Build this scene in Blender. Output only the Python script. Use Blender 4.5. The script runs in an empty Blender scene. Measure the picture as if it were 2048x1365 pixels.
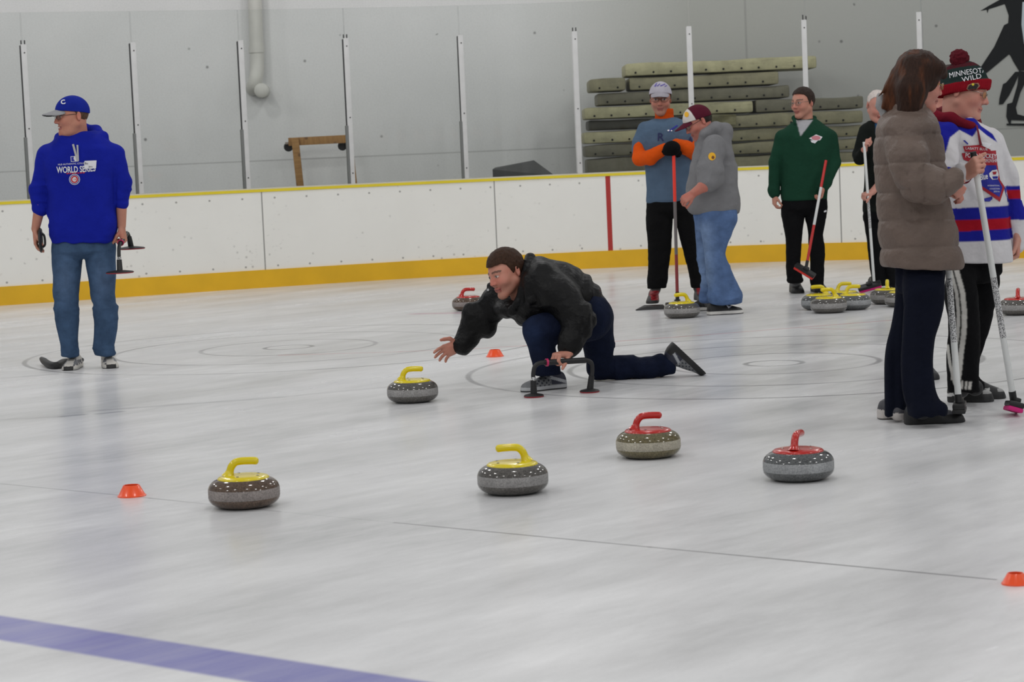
import bpy, bmesh, math, random
import numpy as np
from mathutils import Vector, Matrix
from mathutils.bvhtree import BVHTree

SC = bpy.context.scene
COL = SC.collection
random.seed(7)
RNG = np.random.default_rng(7)

# ------------------------------------------------------------------ camera
FPX, CAM_H, ROLL = 4500.0, 1.39, 0.043
PITCH = math.atan((682.5 - 305.5) / FPX)
D0 = np.array([0, math.cos(PITCH), -math.sin(PITCH)])
R0 = np.array([1.0, 0, 0]); U0 = np.array([0, math.sin(PITCH), math.cos(PITCH)])
CU = math.cos(ROLL) * U0 + math.sin(ROLL) * R0
CR = math.cos(ROLL) * R0 - math.sin(ROLL) * U0
CAMP = np.array([0, 0, CAM_H])
cam_d = bpy.data.cameras.new('camera')
cam_d.sensor_width = 23.5
cam_d.lens = FPX / 2048 * 23.5
cam_d.clip_end = 200
cam_d.dof.use_dof = True
cam_d.dof.focus_distance = 13.0
cam_d.dof.aperture_fstop = 4.5
cam = bpy.data.objects.new('camera', cam_d)
M = Matrix(((CR[0], CU[0], -D0[0], 0), (CR[1], CU[1], -D0[1], 0), (CR[2], CU[2], -D0[2], CAM_H), (0, 0, 0, 1)))
cam.matrix_world = M
COL.objects.link(cam)
SC.camera = cam

# ------------------------------------------------------------------ light
SC.view_settings.view_transform = 'Standard'
SC.view_settings.look = 'None'
SC.view_settings.exposure = 0.0
SC.view_settings.gamma = 1
SC.cycles.use_denoising = True
SC.cycles.max_bounces = 6
SC.cycles.transparent_max_bounces = 16
SC.cycles.sample_clamp_indirect = 4
world = bpy.data.worlds.new('rink_hall')
SC.world = world
world.use_nodes = True
bg = world.node_tree.nodes['Background']
bg.inputs[0].default_value = (0.92, 0.95, 1.0, 1)
bg.inputs[1].default_value = 0.27
LAMP_W = 204
for iy, ly in enumerate((-4, 3, 9.5, 16.5, 23.5)):
    for ix, lx in enumerate((-10.5, -5.2, 0.3, 5.6, 11)):
        ld = bpy.data.lights.new('hall_lamp', 'POINT')
        ld.energy = LAMP_W * (1.08 if lx < 0 else 0.95)
        ld.color = (1.0, 0.985, 0.965)
        ld.shadow_soft_size = 0.32
        lo = bpy.data.objects.new('hall_lamp', ld)
        lo.location = (lx + 0.7 * (iy % 2), ly, 7.2)
        COL.objects.link(lo)

# ------------------------------------------------------------------ pixel -> place
def ray(px, py):
    return D0 * FPX + CR * (px - 1024.0) + CU * (682.5 - py)
def G(px, py, z=0.0):
    d = ray(px, py); t = (z - CAM_H) / d[2]
    return CAMP + d * t
def P(px, py, Y):
    d = ray(px, py); t = Y / d[1]
    return CAMP + d * t
def pxm(Y):
    return FPX / Y          # pixels per metre at depth Y (near enough)

# ------------------------------------------------------------------ materials
def lin(c):
    out = []
    for v in c[:3]:
        v = v / 255.0
        out.append(v / 12.92 if v <= 0.04045 else ((v + 0.055) / 1.055) ** 2.4)
    return out
def rgba(c):
    return tuple(lin(c)) + (1.0,)
MATS = {}
class NT:
    def __init__(s, m):
        m.use_nodes = True
        s.m = m; s.t = m.node_tree
        s.b = s.t.nodes['Principled BSDF']
        s.out = s.t.nodes['Material Output']
    def n(s, typ, **kw):
        nd = s.t.nodes.new(typ)
        for k, v in kw.items():
            if k.startswith('i_'):
                nd.inputs[int(k[2:])].default_value = v
            else:
                setattr(nd, k, v)
        return nd
    def l(s, a, b):
        s.t.links.new(a, b)
    def math(s, op, a, b=None, c=None, clamp=False):
        nd = s.n('ShaderNodeMath', operation=op); nd.use_clamp = clamp
        for i, v in enumerate((a, b, c)):
            if v is None: continue
            if isinstance(v, (int, float)): nd.inputs[i].default_value = v
            else: s.l(v, nd.inputs[i])
        return nd.outputs[0]
    def mix(s, fac, a, b, mode='MIX'):
        nd = s.n('ShaderNodeMix', data_type='RGBA', blend_type=mode)
        for inp, v in ((nd.inputs[0], fac), (nd.inputs[6], a), (nd.inputs[7], b)):
            if isinstance(v, (int, float)): inp.default_value = v
            elif isinstance(v, tuple): inp.default_value = v
            else: s.l(v, inp)
        return nd.outputs[2]
    def noise(s, scale, detail=3, rough=.55, vec=None):
        nd = s.n('ShaderNodeTexNoise'); nd.inputs['Scale'].default_value = scale
        nd.inputs['Detail'].default_value = detail; nd.inputs['Roughness'].default_value = rough
        if vec is None: vec = s.coord()
        s.l(vec, nd.inputs['Vector'])
        return nd.outputs[0]
    def coord(s, which='Object'):
        if not hasattr(s, 'tc'): s.tc = s.n('ShaderNodeTexCoord')
        return s.tc.outputs[which]
    def scaled(s, sc, rot=(0, 0, 0), which='Object'):
        mp = s.n('ShaderNodeMapping'); mp.inputs['Scale'].default_value = sc; mp.inputs['Rotation'].default_value = rot
        s.l(s.coord(which), mp.inputs[0]); return mp.outputs[0]
    def ramp(s, v, lo, hi, a=0.0, b=1.0):
        nd = s.n('ShaderNodeMapRange')
        s.l(v, nd.inputs[0])
        for i, x in enumerate((lo, hi, a, b)): nd.inputs[i + 1].default_value = x
        return nd.outputs[0]
    def bump(s, h, strength=.3, dist=.01):
        nd = s.n('ShaderNodeBump'); nd.inputs['Strength'].default_value = strength; nd.inputs['Distance'].default_value = dist
        s.l(h, nd.inputs['Height']); s.l(nd.outputs[0], s.b.inputs['Normal'])

def mat(name, c, rough=.6, metal=0.0, spec=.5, var=0.0, vscale=8, bump=0.0, bscale=40, coat=0.0, attr=False, bdist=.004, sheen=0.0):
    if name in MATS: return MATS[name]
    m = bpy.data.materials.new(name); k = NT(m)
    k.b.inputs['Roughness'].default_value = rough
    k.b.inputs['Metallic'].default_value = metal
    k.b.inputs['Specular IOR Level'].default_value = spec
    k.b.inputs['Coat Weight'].default_value = coat
    k.b.inputs['Coat Roughness'].default_value = .08
    k.b.inputs['Sheen Weight'].default_value = sheen
    base = rgba(c) if c is not None else None
    if attr:
        at = k.n('ShaderNodeAttribute'); at.attribute_name = 'tint'
        src = at.outputs[0]
    else:
        src = None
    if var > 0:
        nz = k.noise(vscale, 4)
        f = k.ramp(nz, .3, .7, 1 - var, 1 + var)
        cm = k.n('ShaderNodeVectorMath', operation='SCALE')
        if src is not None: k.l(src, cm.inputs[0])
        else: cm.inputs[0].default_value = base[:3]
        k.l(f, cm.inputs['Scale']); k.l(cm.outputs[0], k.b.inputs['Base Color'])
    elif src is not None:
        k.l(src, k.b.inputs['Base Color'])
    else:
        k.b.inputs['Base Color'].default_value = base
    if bump > 0:
        k.bump(k.noise(bscale, 3), bump, bdist)
    MATS[name] = m
    return m

# ------------------------------------------------------------------ objects
def link(o, parent=None):
    COL.objects.link(o)
    if parent is not None: o.parent = parent
    return o
def tag(o, label=None, cat=None, group=None, kind=None):
    if label: o['label'] = label
    if cat: o['category'] = cat
    if group: o['group'] = group
    if kind: o['kind'] = kind
    return o
def empty(name, loc, label=None, cat=None, group=None, rz=0.0):
    o = bpy.data.objects.new(name, None); o.location = loc; o.rotation_euler = (0, 0, rz)
    o.empty_display_size = .1
    link(o); return tag(o, label, cat, group)
def obj(name, bm, mats, parent=None, smooth=True, loc=None):
    me = bpy.data.meshes.new(name)
    bmesh.ops.recalc_face_normals(bm, faces=bm.faces[:])
    bm.to_mesh(me); bm.free()
    if not isinstance(mats, (list, tuple)): mats = [mats]
    for m in mats: me.materials.append(m)
    if smooth:
        me.polygons.foreach_set('use_smooth', [True] * len(me.polygons))
        try: me.set_sharp_from_angle(angle=math.radians(40))
        except Exception: pass
    o = bpy.data.objects.new(name, me)
    if loc is not None: o.location = loc
    return link(o, parent)
def add_box(bm, c, size, R=None, bev=0.0, mi=0):
    r = bmesh.ops.create_cube(bm, size=1.0)
    vs = r['verts']
    bmesh.ops.scale(bm, vec=size, verts=vs)
    fs = list({f for v in vs for f in v.link_faces})
    if bev > 0:
        es = list({e for v in vs for e in v.link_edges})
        rb = bmesh.ops.bevel(bm, geom=es, offset=bev, segments=2, profile=.6, affect='EDGES')
        vs = list({v for f in rb['faces'] for v in f.verts} | {v for v in vs if v.is_valid})
        fs = list({f for v in vs for f in v.link_faces})
    T = Matrix.Translation(c)
    if R is not None: T = T @ R.to_4x4()
    bmesh.ops.transform(bm, matrix=T, verts=vs)
    for f in fs: f.material_index = mi
    return vs
def add_lathe(bm, prof, n=32, mi=None, M=None, close=True):
    rings = []
    for (r, z) in prof:
        rings.append([bm.verts.new((r * math.cos(2 * math.pi * i / n), r * math.sin(2 * math.pi * i / n), z)) for i in range(n)])
    fs = []
    for j in range(len(rings) - 1):
        for i in range(n):
            f = bm.faces.new((rings[j][i], rings[j][(i + 1) % n], rings[j + 1][(i + 1) % n], rings[j + 1][i]))
            f.material_index = (mi[j] if isinstance(mi, (list, tuple)) else (mi or 0)); fs.append(f)
    if close:
        for rg, w in ((rings[0], -1), (rings[-1], 1)):
            f = bm.faces.new(rg if w > 0 else rg[::-1])
            f.material_index = (mi[0 if w < 0 else -1] if isinstance(mi, (list, tuple)) else (mi or 0))
    if M is not None:
        bmesh.ops.transform(bm, matrix=M, verts=[v for rg in rings for v in rg])
def add_tube(bm, pts, rad, n=12, mi=0, flat=1.0):
    pts = [Vector(p) for p in pts]
    if not isinstance(rad, (list, tuple)): rad = [rad] * len(pts)
    rings = []
    prev = None
    for i, p in enumerate(pts):
        t = (pts[min(i + 1, len(pts) - 1)] - pts[max(i - 1, 0)]).normalized()
        if prev is None:
            a = Vector((0, 0, 1)) if abs(t.z) < .9 else Vector((1, 0, 0))
            u = t.cross(a).normalized()
        else:
            u = (prev - t * prev.dot(t)).normalized()
        prev = u; v = t.cross(u)
        rings.append([bm.verts.new(p + rad[i] * (u * math.cos(2 * math.pi * k / n) + v * flat * math.sin(2 * math.pi * k / n))) for k in range(n)])
    for j in range(len(rings) - 1):
        for k in range(n):
            bm.faces.new((rings[j][k], rings[j][(k + 1) % n], rings[j + 1][(k + 1) % n], rings[j + 1][k])).material_index = mi
    bm.faces.new(rings[0][::-1]).material_index = mi
    bm.faces.new(rings[-1]).material_index = mi
def smooth_path(pts, n=8):
    pts = [Vector(p) for p in pts]; out = []
    for i in range(len(pts) - 1):
        p0 = pts[max(i - 1, 0)]; p1 = pts[i]; p2 = pts[i + 1]; p3 = pts[min(i + 2, len(pts) - 1)]
        for k in range(n):
            t = k / n
            out.append(.5 * ((2 * p1) + (p2 - p0) * t + (2 * p0 - 5 * p1 + 4 * p2 - p3) * t * t + (3 * p1 - p0 - 3 * p2 + p3) * t ** 3))
    out.append(pts[-1]); return out
V = Vector

# ================================================================== the rink
# ---- ice
def ice_material():
    m = bpy.data.materials.new('ice'); k = NT(m)
    geo = k.n('ShaderNodeNewGeometry'); pos = geo.outputs['Position']
    sep = k.n('ShaderNodeSeparateXYZ'); k.l(pos, sep.inputs[0])
    X, Y = sep.outputs[0], sep.outputs[1]
    k.tc = None
    def mapped(sc, rz):
        vr = k.n('ShaderNodeVectorRotate', rotation_type='Z_AXIS'); vr.inputs['Angle'].default_value = -rz; k.l(pos, vr.inputs[0])
        mp = k.n('ShaderNodeVectorMath', operation='MULTIPLY'); mp.inputs[1].default_value = sc
        k.l(vr.outputs[0], mp.inputs[0]); return mp.outputs[0]
    n1 = k.noise(1.0, 5, .6, mapped((.35, 1.1, 1), .7))
    n2 = k.noise(1.0, 6, .68, mapped((1.0, 3.6, 1), .95))
    n5 = k.noise(1.0, 6, .7, mapped((3.2, 12, 1), .7))
    n6 = k.ramp(k.noise(1.0, 3, .5, mapped((.5, .7, 1), .2)), .4, .62, 0, 1)
    n3 = k.noise(1.0, 3, .5, mapped((.25, .25, 1), 0))
    n4 = k.noise(90, 2, .5, pos)
    v = k.ramp(n1, .3, .72, -.11, .07)
    v = k.math('ADD', v, k.ramp(n2, .3, .7, -.085, .06))
    v = k.math('ADD', v, k.math('MULTIPLY', n6, k.ramp(n5, .35, .68, -.07, .035)))
    v = k.math('ADD', v, k.ramp(n3, .3, .7, -.05, .05))
    v = k.math('ADD', v, k.ramp(n4, .3, .7, -.012, .012))
    v = k.math('ADD', v, .735)
    comb = k.n('ShaderNodeCombineColor'); k.l(v, comb.inputs[0]); k.l(v, comb.inputs[1]); k.l(k.math('MULTIPLY', v, 1.005), comb.inputs[2])
    colr = comb.outputs[0]
    fade = k.ramp(k.noise(1.0, 4, .6, mapped((.7, .7, 1), .3)), .35, .6, .35, 1.0)
    def paint(mask, c, amt, faded=True):
        nonlocal colr
        mk = k.math('MULTIPLY', mask, amt)
        if faded: mk = k.math('MULTIPLY', mk, fade)
        colr = k.mix(mk, colr, rgba(c))
    def soft(d, w, e):
        return k.ramp(d, w, w + e, 1.0, 0.0)
    def ring(c, r, w, c_, amt):
        vd = k.n('ShaderNodeVectorMath', operation='DISTANCE'); k.l(pos, vd.inputs[0]); vd.inputs[1].default_value = (c[0], c[1], 0)
        d = k.math('ABSOLUTE', k.math('SUBTRACT', vd.outputs['Value'], r))
        paint(soft(d, w * .35, w * .5), c_, amt)
    def seg(a, b, w, c_, amt, e=None, faded=True):
        a = np.array(a[:2]); b = np.array(b[:2]); L = float(np.linalg.norm(b - a)); t = (b - a) / L
        dx = k.math('SUBTRACT', X, float(a[0])); dy = k.math('SUBTRACT', Y, float(a[1]))
        al = k.math('ADD', k.math('MULTIPLY', dx, float(t[0])), k.math('MULTIPLY', dy, float(t[1])))
        al = k.math('SUBTRACT', al, k.math('MINIMUM', k.math('MAXIMUM', al, 0.0), L))
        pr = k.math('SUBTRACT', k.math('MULTIPLY', dx, float(t[1])), k.math('MULTIPLY', dy, float(t[0])))
        d = k.math('SQRT', k.math('ADD', k.math('MULTIPLY', al, al), k.math('MULTIPLY', pr, pr)))
        paint(soft(d, w * .4, e if e is not None else w * .4), c_, amt, faded)
    grey = (70, 70, 76)
    for (cx, cy), rs in (((577, 695), (48, 175, 347, 519)), ((1548, 727), (57, 209, 411, 615))):
        c = G(cx, cy); s = pxm(c[1])
        for r in rs:
            ring(c, r / s, .03, grey, .6)
    red = (190, 80, 90)
    rl = [(560, 711), (800, 704), (944, 698), (1049, 692), (1221, 684), (1400, 671), (1781, 641)]
    for a, b in zip(rl[:-1], rl[1:]):
        seg(G(*a), G(*b), .035, red, .5)
    seg(G(1610, 657), G(1740, 660), .04, red, .35)
    hl = [(0, 968), (300, 997), (560, 1024), (790, 1046), (1300, 1095), (1990, 1160)]
    for (a, b), am in zip(zip(hl[:-1], hl[1:]), (.45, .5, .2, .75, .75)):
        seg(G(*a), G(*b), .013, (80, 80, 82), am)
    for a, b in (((190, 822), (560, 795)), ((560, 795), (780, 774)), ((0, 757), (110, 749)), ((0, 840), (120, 834))):
        seg(G(*a), G(*b), .03, (120, 120, 124), .35, .05)
    seg(G(835, 628), G(935, 626), .08, (180, 90, 130), .45, .09, False)
    for a, b in (((128, 833), (163, 830)), ((199, 828), (239, 824))):
        seg(G(*a), G(*b), .045, (120, 122, 126), .45, .03, False)
    # wide blue line
    a1, b1, a2, b2 = G(0, 1232), G(859, 1365), G(0, 1281), G(498, 1365)
    def side(a, b):
        t = (b - a)[:2]; t = t / np.linalg.norm(t); n = np.array([t[1], -t[0]])
        return k.math('ADD', k.math('ADD', k.math('MULTIPLY', X, float(n[0])), k.math('MULTIPLY', Y, float(n[1]))), float(-(n @ a[:2])))
    s1 = k.ramp(side(a1, b1), -.012, .012, 0, 1); s2 = k.ramp(side(a2, b2), -.012, .012, 1, 0)
    blue_n = k.ramp(k.noise(1.0, 5, .65, mapped((.8, 5, 1), .8)), .3, .7, .72, 1.0)
    paint(k.math('MULTIPLY', k.math('MULTIPLY', s1, s2), blue_n), (104, 104, 178), .95, False)
    k.l(colr, k.b.inputs['Base Color'])
    rr = k.ramp(n1, .3, .7, .19, .3); k.l(rr, k.b.inputs['Roughness'])
    k.b.inputs['Specular IOR Level'].default_value = .24
    k.b.inputs['IOR'].default_value = 1.31
    bn = k.math('ADD', k.noise(35, 3, .5, pos), k.math('MULTIPLY', k.noise(1, 4, .6, mapped((1.2, 9, 1), .8)), .8))
    k.bump(bn, .05, .003)
    return m
bm = bmesh.new()
v = [bm.verts.new(p) for p in ((-16, -3, 0), (16, -3, 0), (16, 30, 0), (-16, 30, 0))]
bm.faces.new(v)
tag(obj('floor', bm, ice_material(), smooth=False), kind='structure')

# ---- boards: a gently curved end wall
bpix = [(0, 612), (340, 588), (770, 560), (1220, 537), (1500, 524.5), (1730, 519), (2048, 517)]
bw = np.array([G(*q) for q in bpix])
bpoly = np.polyfit(bw[:, 0], bw[:, 1], 3)
def by(x):
    c = min(max(x, -5.9), 6.0)      # beyond the photographed stretch the boards run on straight
    return float(np.polyval(bpoly, c) + np.polyval(np.polyder(bpoly), c) * (x - c))
def bn_(x):
    s = float(np.polyval(np.polyder(bpoly), min(max(x, -5.9), 6.0))); n = np.array([s, -1.0]); return n / np.linalg.norm(n)
XS = list(np.linspace(-12, 12, 121))
BH = 1.10
def board_strip(name, z0, z1, off0, off1, m, parent=None, mi_fn=None):
    """solid curved strip following the boards, from off0 (towards the ice) to off1 (away)"""
    bm = bmesh.new(); cols = []
    for x in XS:
        n = bn_(x); p = np.array([x, by(x)])
        q0 = p + n * off0; q1 = p - n * off1
        cols.append([bm.verts.new((q0[0], q0[1], z0)), bm.verts.new((q0[0], q0[1], z1)), bm.verts.new((q1[0], q1[1], z1)), bm.verts.new((q1[0], q1[1], z0))])
    for a, b in zip(cols[:-1], cols[1:]):
        for i in range(4):
            bm.faces.new((a[i], b[i], b[(i + 1) % 4], a[(i + 1) % 4]))
    bm.faces.new(cols[0]); bm.faces.new(cols[-1][::-1])
    return obj(name, bm, m, parent)
def board_material():
    m = bpy.data.materials.new('white_dasher_board'); k = NT(m)
    geo = k.n('ShaderNodeNewGeometry'); pos = geo.outputs['Position']
    sep = k.n('ShaderNodeSeparateXYZ'); k.l(pos, sep.inputs[0]); X, Z = sep.outputs[0], sep.outputs[2]
    colr = rgba((238, 237, 231))
    n1 = k.ramp(k.noise(1.3, 4, .6, pos), .35, .7, 0, .25)
    colr = k.mix(n1, colr, rgba((222, 220, 214)))
    vo = k.n('ShaderNodeTexVoronoi'); vo.inputs['Scale'].default_value = 9.0; k.l(pos, vo.inputs['Vector'])
    low = k.ramp(Z, .1, .9, 1.0, .25)
    gate = k.math('GREATER_THAN', k.noise(3.0, 3, .6, pos), .5)
    spots = k.math('MULTIPLY', k.math('MULTIPLY', k.ramp(vo.outputs['Distance'], .05, .16, 1, 0), gate), low)
    sc = k.ramp(k.noise(1.0, 6, .75, pos_map(k, pos, (14, 14, 34))), .6, .68, 0, 1)
    sc = k.math('MULTIPLY', k.math('MULTIPLY', sc, k.ramp(k.noise(1.1, 3, .6, pos), .45, .65, 0, 1)), low)
    marks = k.math('MAXIMUM', k.math('MULTIPLY', spots, .6), k.math('MULTIPLY', sc, .55))
    colr = k.mix(marks, colr, rgba((120, 116, 112)))
    # screw row below the cap and panel seams
    for sx in (G(560, 560)[0], G(996, 548)[0], G(1683, 520)[0]):
        d = k.math('ABSOLUTE', k.math('SUBTRACT', X, float(sx)))
        colr = k.mix(k.ramp(d, .004, .009, .8, 0), colr, rgba((105, 103, 100)))
    fx = k.math('ABSOLUTE', k.math('SUBTRACT', k.math('FRACT', k.math('MULTIPLY', X, 2.9)), .5))
    fx = k.math('DIVIDE', fx, 2.9)
    for zz in (1.0, .24):
        dz = k.math('SUBTRACT', Z, zz)
        d = k.math('SQRT', k.math('ADD', k.math('MULTIPLY', fx, fx), k.math('MULTIPLY', dz, dz)))
        colr = k.mix(k.ramp(d, .008, .014, .7, 0), colr, rgba((110, 108, 104)))
    # the red goal line painted up the boards
    rc = P(1219, 445, by(1.12))[0]
    d = k.math('ABSOLUTE', k.math('SUBTRACT', X, float(rc)))
    colr = k.mix(k.ramp(d, .026, .031, 1, 0), colr, rgba((172, 42, 38)))
    k.l(colr, k.b.inputs['Base Color'])
    k.b.inputs['Roughness'].default_value = .45
    return m
def pos_map(k, pos, sc):
    mp = k.n('ShaderNodeMapping'); mp.inputs['Scale'].default_value = sc; k.l(pos, mp.inputs[0]); return mp.outputs[0]
tag(board_strip('wall_boards', 0, BH - .03, 0, .12, board_material()), kind='structure')
yellow_kick = mat('yellow_kick_plate', (226, 176, 18), .45, var=.06, vscale=3)
yellow_cap = mat('yellow_cap_rail', (228, 206, 40), .4, var=.05, vscale=3)
tag(board_strip('baseboard_boards', 0, .2, .018, 0, yellow_kick), kind='structure')
tag(board_strip('trim_1', BH - .03, BH, .012, .05, yellow_cap), kind='structure')
tag(board_strip('trim_2', BH, BH + .014, -.004, .2, mat('white_sill', (205, 203, 196), .5)), kind='structure')

# ---- hall wall and walkway behind the boards
WALL_Y = 28.3
def concrete():
    m = bpy.data.materials.new('painted_concrete'); k = NT(m)
    geo = k.n('ShaderNodeNewGeometry'); pos = geo.outputs['Position']
    sep = k.n('ShaderNodeSeparateXYZ'); k.l(pos, sep.inputs[0]); X, Z = sep.outputs[0], sep.outputs[2]
    colr = rgba((224, 224, 223))
    colr = k.mix(k.ramp(k.noise(.7, 5, .6, pos), .35, .7, 0, .4), colr, rgba((205, 206, 205)))
    # weaker light towards the right end, painted into the wall colour
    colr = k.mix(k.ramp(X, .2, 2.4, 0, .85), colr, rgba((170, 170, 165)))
    colr = k.mix(k.ramp(k.noise(60, 2, .5, pos), .4, .7, 0, .12), colr, rgba((140, 140, 138)))
    vo = k.n('ShaderNodeTexVoronoi'); vo.inputs['Scale'].default_value = 3.2; k.l(pos, vo.inputs['Vector'])
    gate = k.math('GREATER_THAN', k.noise(2.1, 3, .6, pos), .5)
    sp = k.math('MULTIPLY', k.ramp(vo.outputs['Distance'], .035, .085, .75, 0), gate)
    colr = k.mix(sp, colr, rgba((96, 96, 95)))
    sc = k.ramp(k.noise(1.0, 6, .75, pos_map(k, pos, (7, 7, 16))), .64, .72, 0, .35)
    colr = k.mix(k.math('MULTIPLY', sc, k.ramp(Z, 1.2, 2.4, 1, .15)), colr, rgba((120, 120, 118)))
    for zz in (1.42,):
        d = k.math('ABSOLUTE', k.math('SUBTRACT', Z, zz)); colr = k.mix(k.ramp(d, .004, .012, .35, 0), colr, rgba((110, 110, 108)))
    for px in (1493,):
        sx = P(px, 100, WALL_Y)[0]; d = k.math('ABSOLUTE', k.math('SUBTRACT', X, float(sx)))
        colr = k.mix(k.ramp(d, .006, .02, .3, 0), colr, rgba((110, 110, 108)))
    k.l(colr, k.b.inputs['Base Color']); k.b.inputs['Roughness'].default_value = .75
    k.bump(k.noise(18, 4, .6, pos), .12, .01)
    return m
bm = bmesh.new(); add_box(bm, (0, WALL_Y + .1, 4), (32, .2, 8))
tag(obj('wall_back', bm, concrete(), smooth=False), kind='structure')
WZ = .93
bm = bmesh.new(); cols = []
for x in XS:
    n = bn_(x); q = np.array([x, by(x)]) - n * .2
    cols.append([bm.verts.new((q[0], q[1], 0)), bm.verts.new((q[0], q[1], WZ)), bm.verts.new((x, WALL_Y, WZ)), bm.verts.new((x, WALL_Y, 0))])
for a, b in zip(cols[:-1], cols[1:]):
    for i in range(4): bm.faces.new((a[i], b[i], b[(i + 1) % 4], a[(i + 1) % 4]))
tag(obj('floor_walkway', bm, mat('walkway_concrete', (120, 118, 112), .8), smooth=False), kind='structure')

# ---- glass posts and panes
post_white = mat('white_aluminium_post', (205, 205, 204), .4, var=.05)
post_dark = mat('black_glass_gasket', (48, 48, 50), .6)
post_grey = mat('grey_post_bracket', (112, 114, 112), .5)
bolt_m = mat('dark_bolt', (70, 70, 70), .5, .5)
glass_m = bpy.data.materials.new('rink_glass')
k = NT(glass_m)
tr = k.n('ShaderNodeBsdfTransparent'); tr.inputs[0].default_value = (.955, .965, .96, 1)
gl = k.n('ShaderNodeBsdfGlossy'); gl.inputs['Roughness'].default_value = .03; gl.inputs[0].default_value = (.9, .9, .9, 1)
fr = k.n('ShaderNodeFresnel'); fr.inputs[0].default_value = 1.3
ms = k.n('ShaderNodeMixShader'); k.l(fr.outputs[0], ms.inputs[0]); k.l(tr.outputs[0], ms.inputs[1]); k.l(gl.outputs[0], ms.inputs[2]); k.l(ms.outputs[0], k.out.inputs[0])
GT, PT = 3.1, 2.76
post_px = [(72, 392), (289, 388), (502, 376), (710, 366), (936, 355), (1161, 346), (1386, 336), (1612, 327), (1838, 320)]
post_x = [P(a, b, 25.3)[0] for a, b in post_px]
for it in range(3):
    post_x = [P(a, b, by(x) + .1)[0] for (a, b), x in zip(post_px, post_x)]
post_words = ['grey glass post at the left edge, behind the person in the blue hoodie', 'grey glass post just right of the person in the blue hoodie', 'grey glass post beside the white wall pipe',
    'grey glass post against the right leg of the upturned wooden frame', 'grey glass post left of the dark wedge on the boards', 'white glass post between the dark wedge and the pad stack',
    'white glass post between the two capped players', 'white glass post above the head of the player in green', 'white glass post above the woman with long brown hair']
for i, x in enumerate(post_x):
    n = bn_(x); y = by(x); ang = math.atan2(n[0], -n[1])
    off = -n * .10
    root = empty('glass_post', (x + off[0], y + off[1], BH + .014), post_words[i], 'post', 'glass posts along the boards', rz=ang)
    bm = bmesh.new()
    h = PT - BH - .014
    add_box(bm, (0.0, -.035, h / 2), (.058, .02, h), bev=.003)
    add_box(bm, (0, .0, h / 2), (.03, .06, h), bev=.002)
    obj('channel', bm, post_white, root)
    bm = bmesh.new()
    add_box(bm, (-.024, -.008, h / 2), (.022, .034, h - .02), bev=.002)
    obj('gasket', bm, post_dark if x < .2 else post_white, root)
    if x < .2:
        bm = bmesh.new(); add_box(bm, (-.034, -.02, .33), (.03, .05, .66), bev=.003)
        obj('bracket', bm, post_grey, root)
    if i in (0, 3, 5, 7):
        for sx in (-.018, .02):
            bm = bmesh.new(); add_box(bm, (sx, -.01, h + .022), (.012, .014, .044 + .03 * (sx < 0 and i == 7)), bev=.002)
            obj('end_clip', bm, post_dark, root)
    for bz in (.12, .75, h - .09):
        bm = bmesh.new(); add_lathe(bm, [(.0, 0), (.008, 0), (.008, .004), (.004, .007)], 8, M=Matrix.Translation((.004, -.045, bz)) @ Matrix.Rotation(math.pi / 2, 4, 'X'), close=True)
        obj('bolt', bm, bolt_m, root)
gx = [-6.5] + post_x + [6.5]
edge_m = mat('pane_edge', (196, 202, 200), .25)
pane_words = ['clear safety glass at the left edge of the boards', 'clear safety glass behind the head of the person in the blue hoodie', 'clear safety glass left of the white wall pipe', 'clear safety glass over the white pipe and the wooden frame', 'clear safety glass right of the wooden frame',
    'clear safety glass over the dark wedge', 'clear safety glass over the left end of the pad stack', 'clear safety glass over the middle of the pad stack', 'clear safety glass between the player in green and the woman', 'clear safety glass in front of the painted skaters']
for i in range(len(gx) - 1):
    a, b = gx[i] + .004, gx[i + 1] - .004
    bm = bmesh.new(); front = []
    N = 7
    rows = []
    for j in range(N):
        x = a + (b - a) * j / (N - 1); n = bn_(x); p = np.array([x, by(x)]) - n * .115
        q = p - n * .012
        rows.append([bm.verts.new((p[0], p[1], BH + .015)), bm.verts.new((p[0], p[1], GT)), bm.verts.new((q[0], q[1], GT)), bm.verts.new((q[0], q[1], BH + .015))])
    for r0, r1 in zip(rows[:-1], rows[1:]):
        for q in range(4):
            f = bm.faces.new((r0[q], r1[q], r1[(q + 1) % 4], r0[(q + 1) % 4])); f.material_index = 0 if q in (0, 2) else 1
    bm.faces.new(rows[0]).material_index = 1; bm.faces.new(rows[-1][::-1]).material_index = 1
    tag(obj('rink_glass', bm, [glass_m, edge_m], smooth=False), pane_words[i], 'safety glass', 'safety glass along the boards')

# ---- white drain pipe on the back wall
PYW = WALL_Y - .12
root = empty('wall_pipe', P(510, 0, PYW), 'white pipe coming down the back wall to a round cap', 'pipe')
rp = Vector(root.location)
pts = [Vector(P(507, -60, PYW)), Vector(P(512, 60, PYW)), Vector(P(514, 118, PYW)), Vector(P(514, 140, PYW - .02)), Vector(P(511, 160, PYW - .05)), Vector(P(507, 172, PYW - .02)), Vector(P(506, 178, PYW + .1))]
bm = bmesh.new(); add_tube(bm, [p - rp for p in smooth_path(pts, 6)], .088, 20)
pipe_m = mat('white_plastic_pipe', (200, 199, 192), .4, var=.04)
obj('pipe', bm, pipe_m, root)
bm = bmesh.new(); add_lathe(bm, [(.092, -.03), (.096, -.03), (.096, .05), (.09, .05)], 22, M=Matrix.Translation(Vector(P(513, 101, PYW)) - rp))
obj('coupling', bm, pipe_m, root)
cp = Vector(P(523, 181, PYW - .1)) - rp
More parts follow.
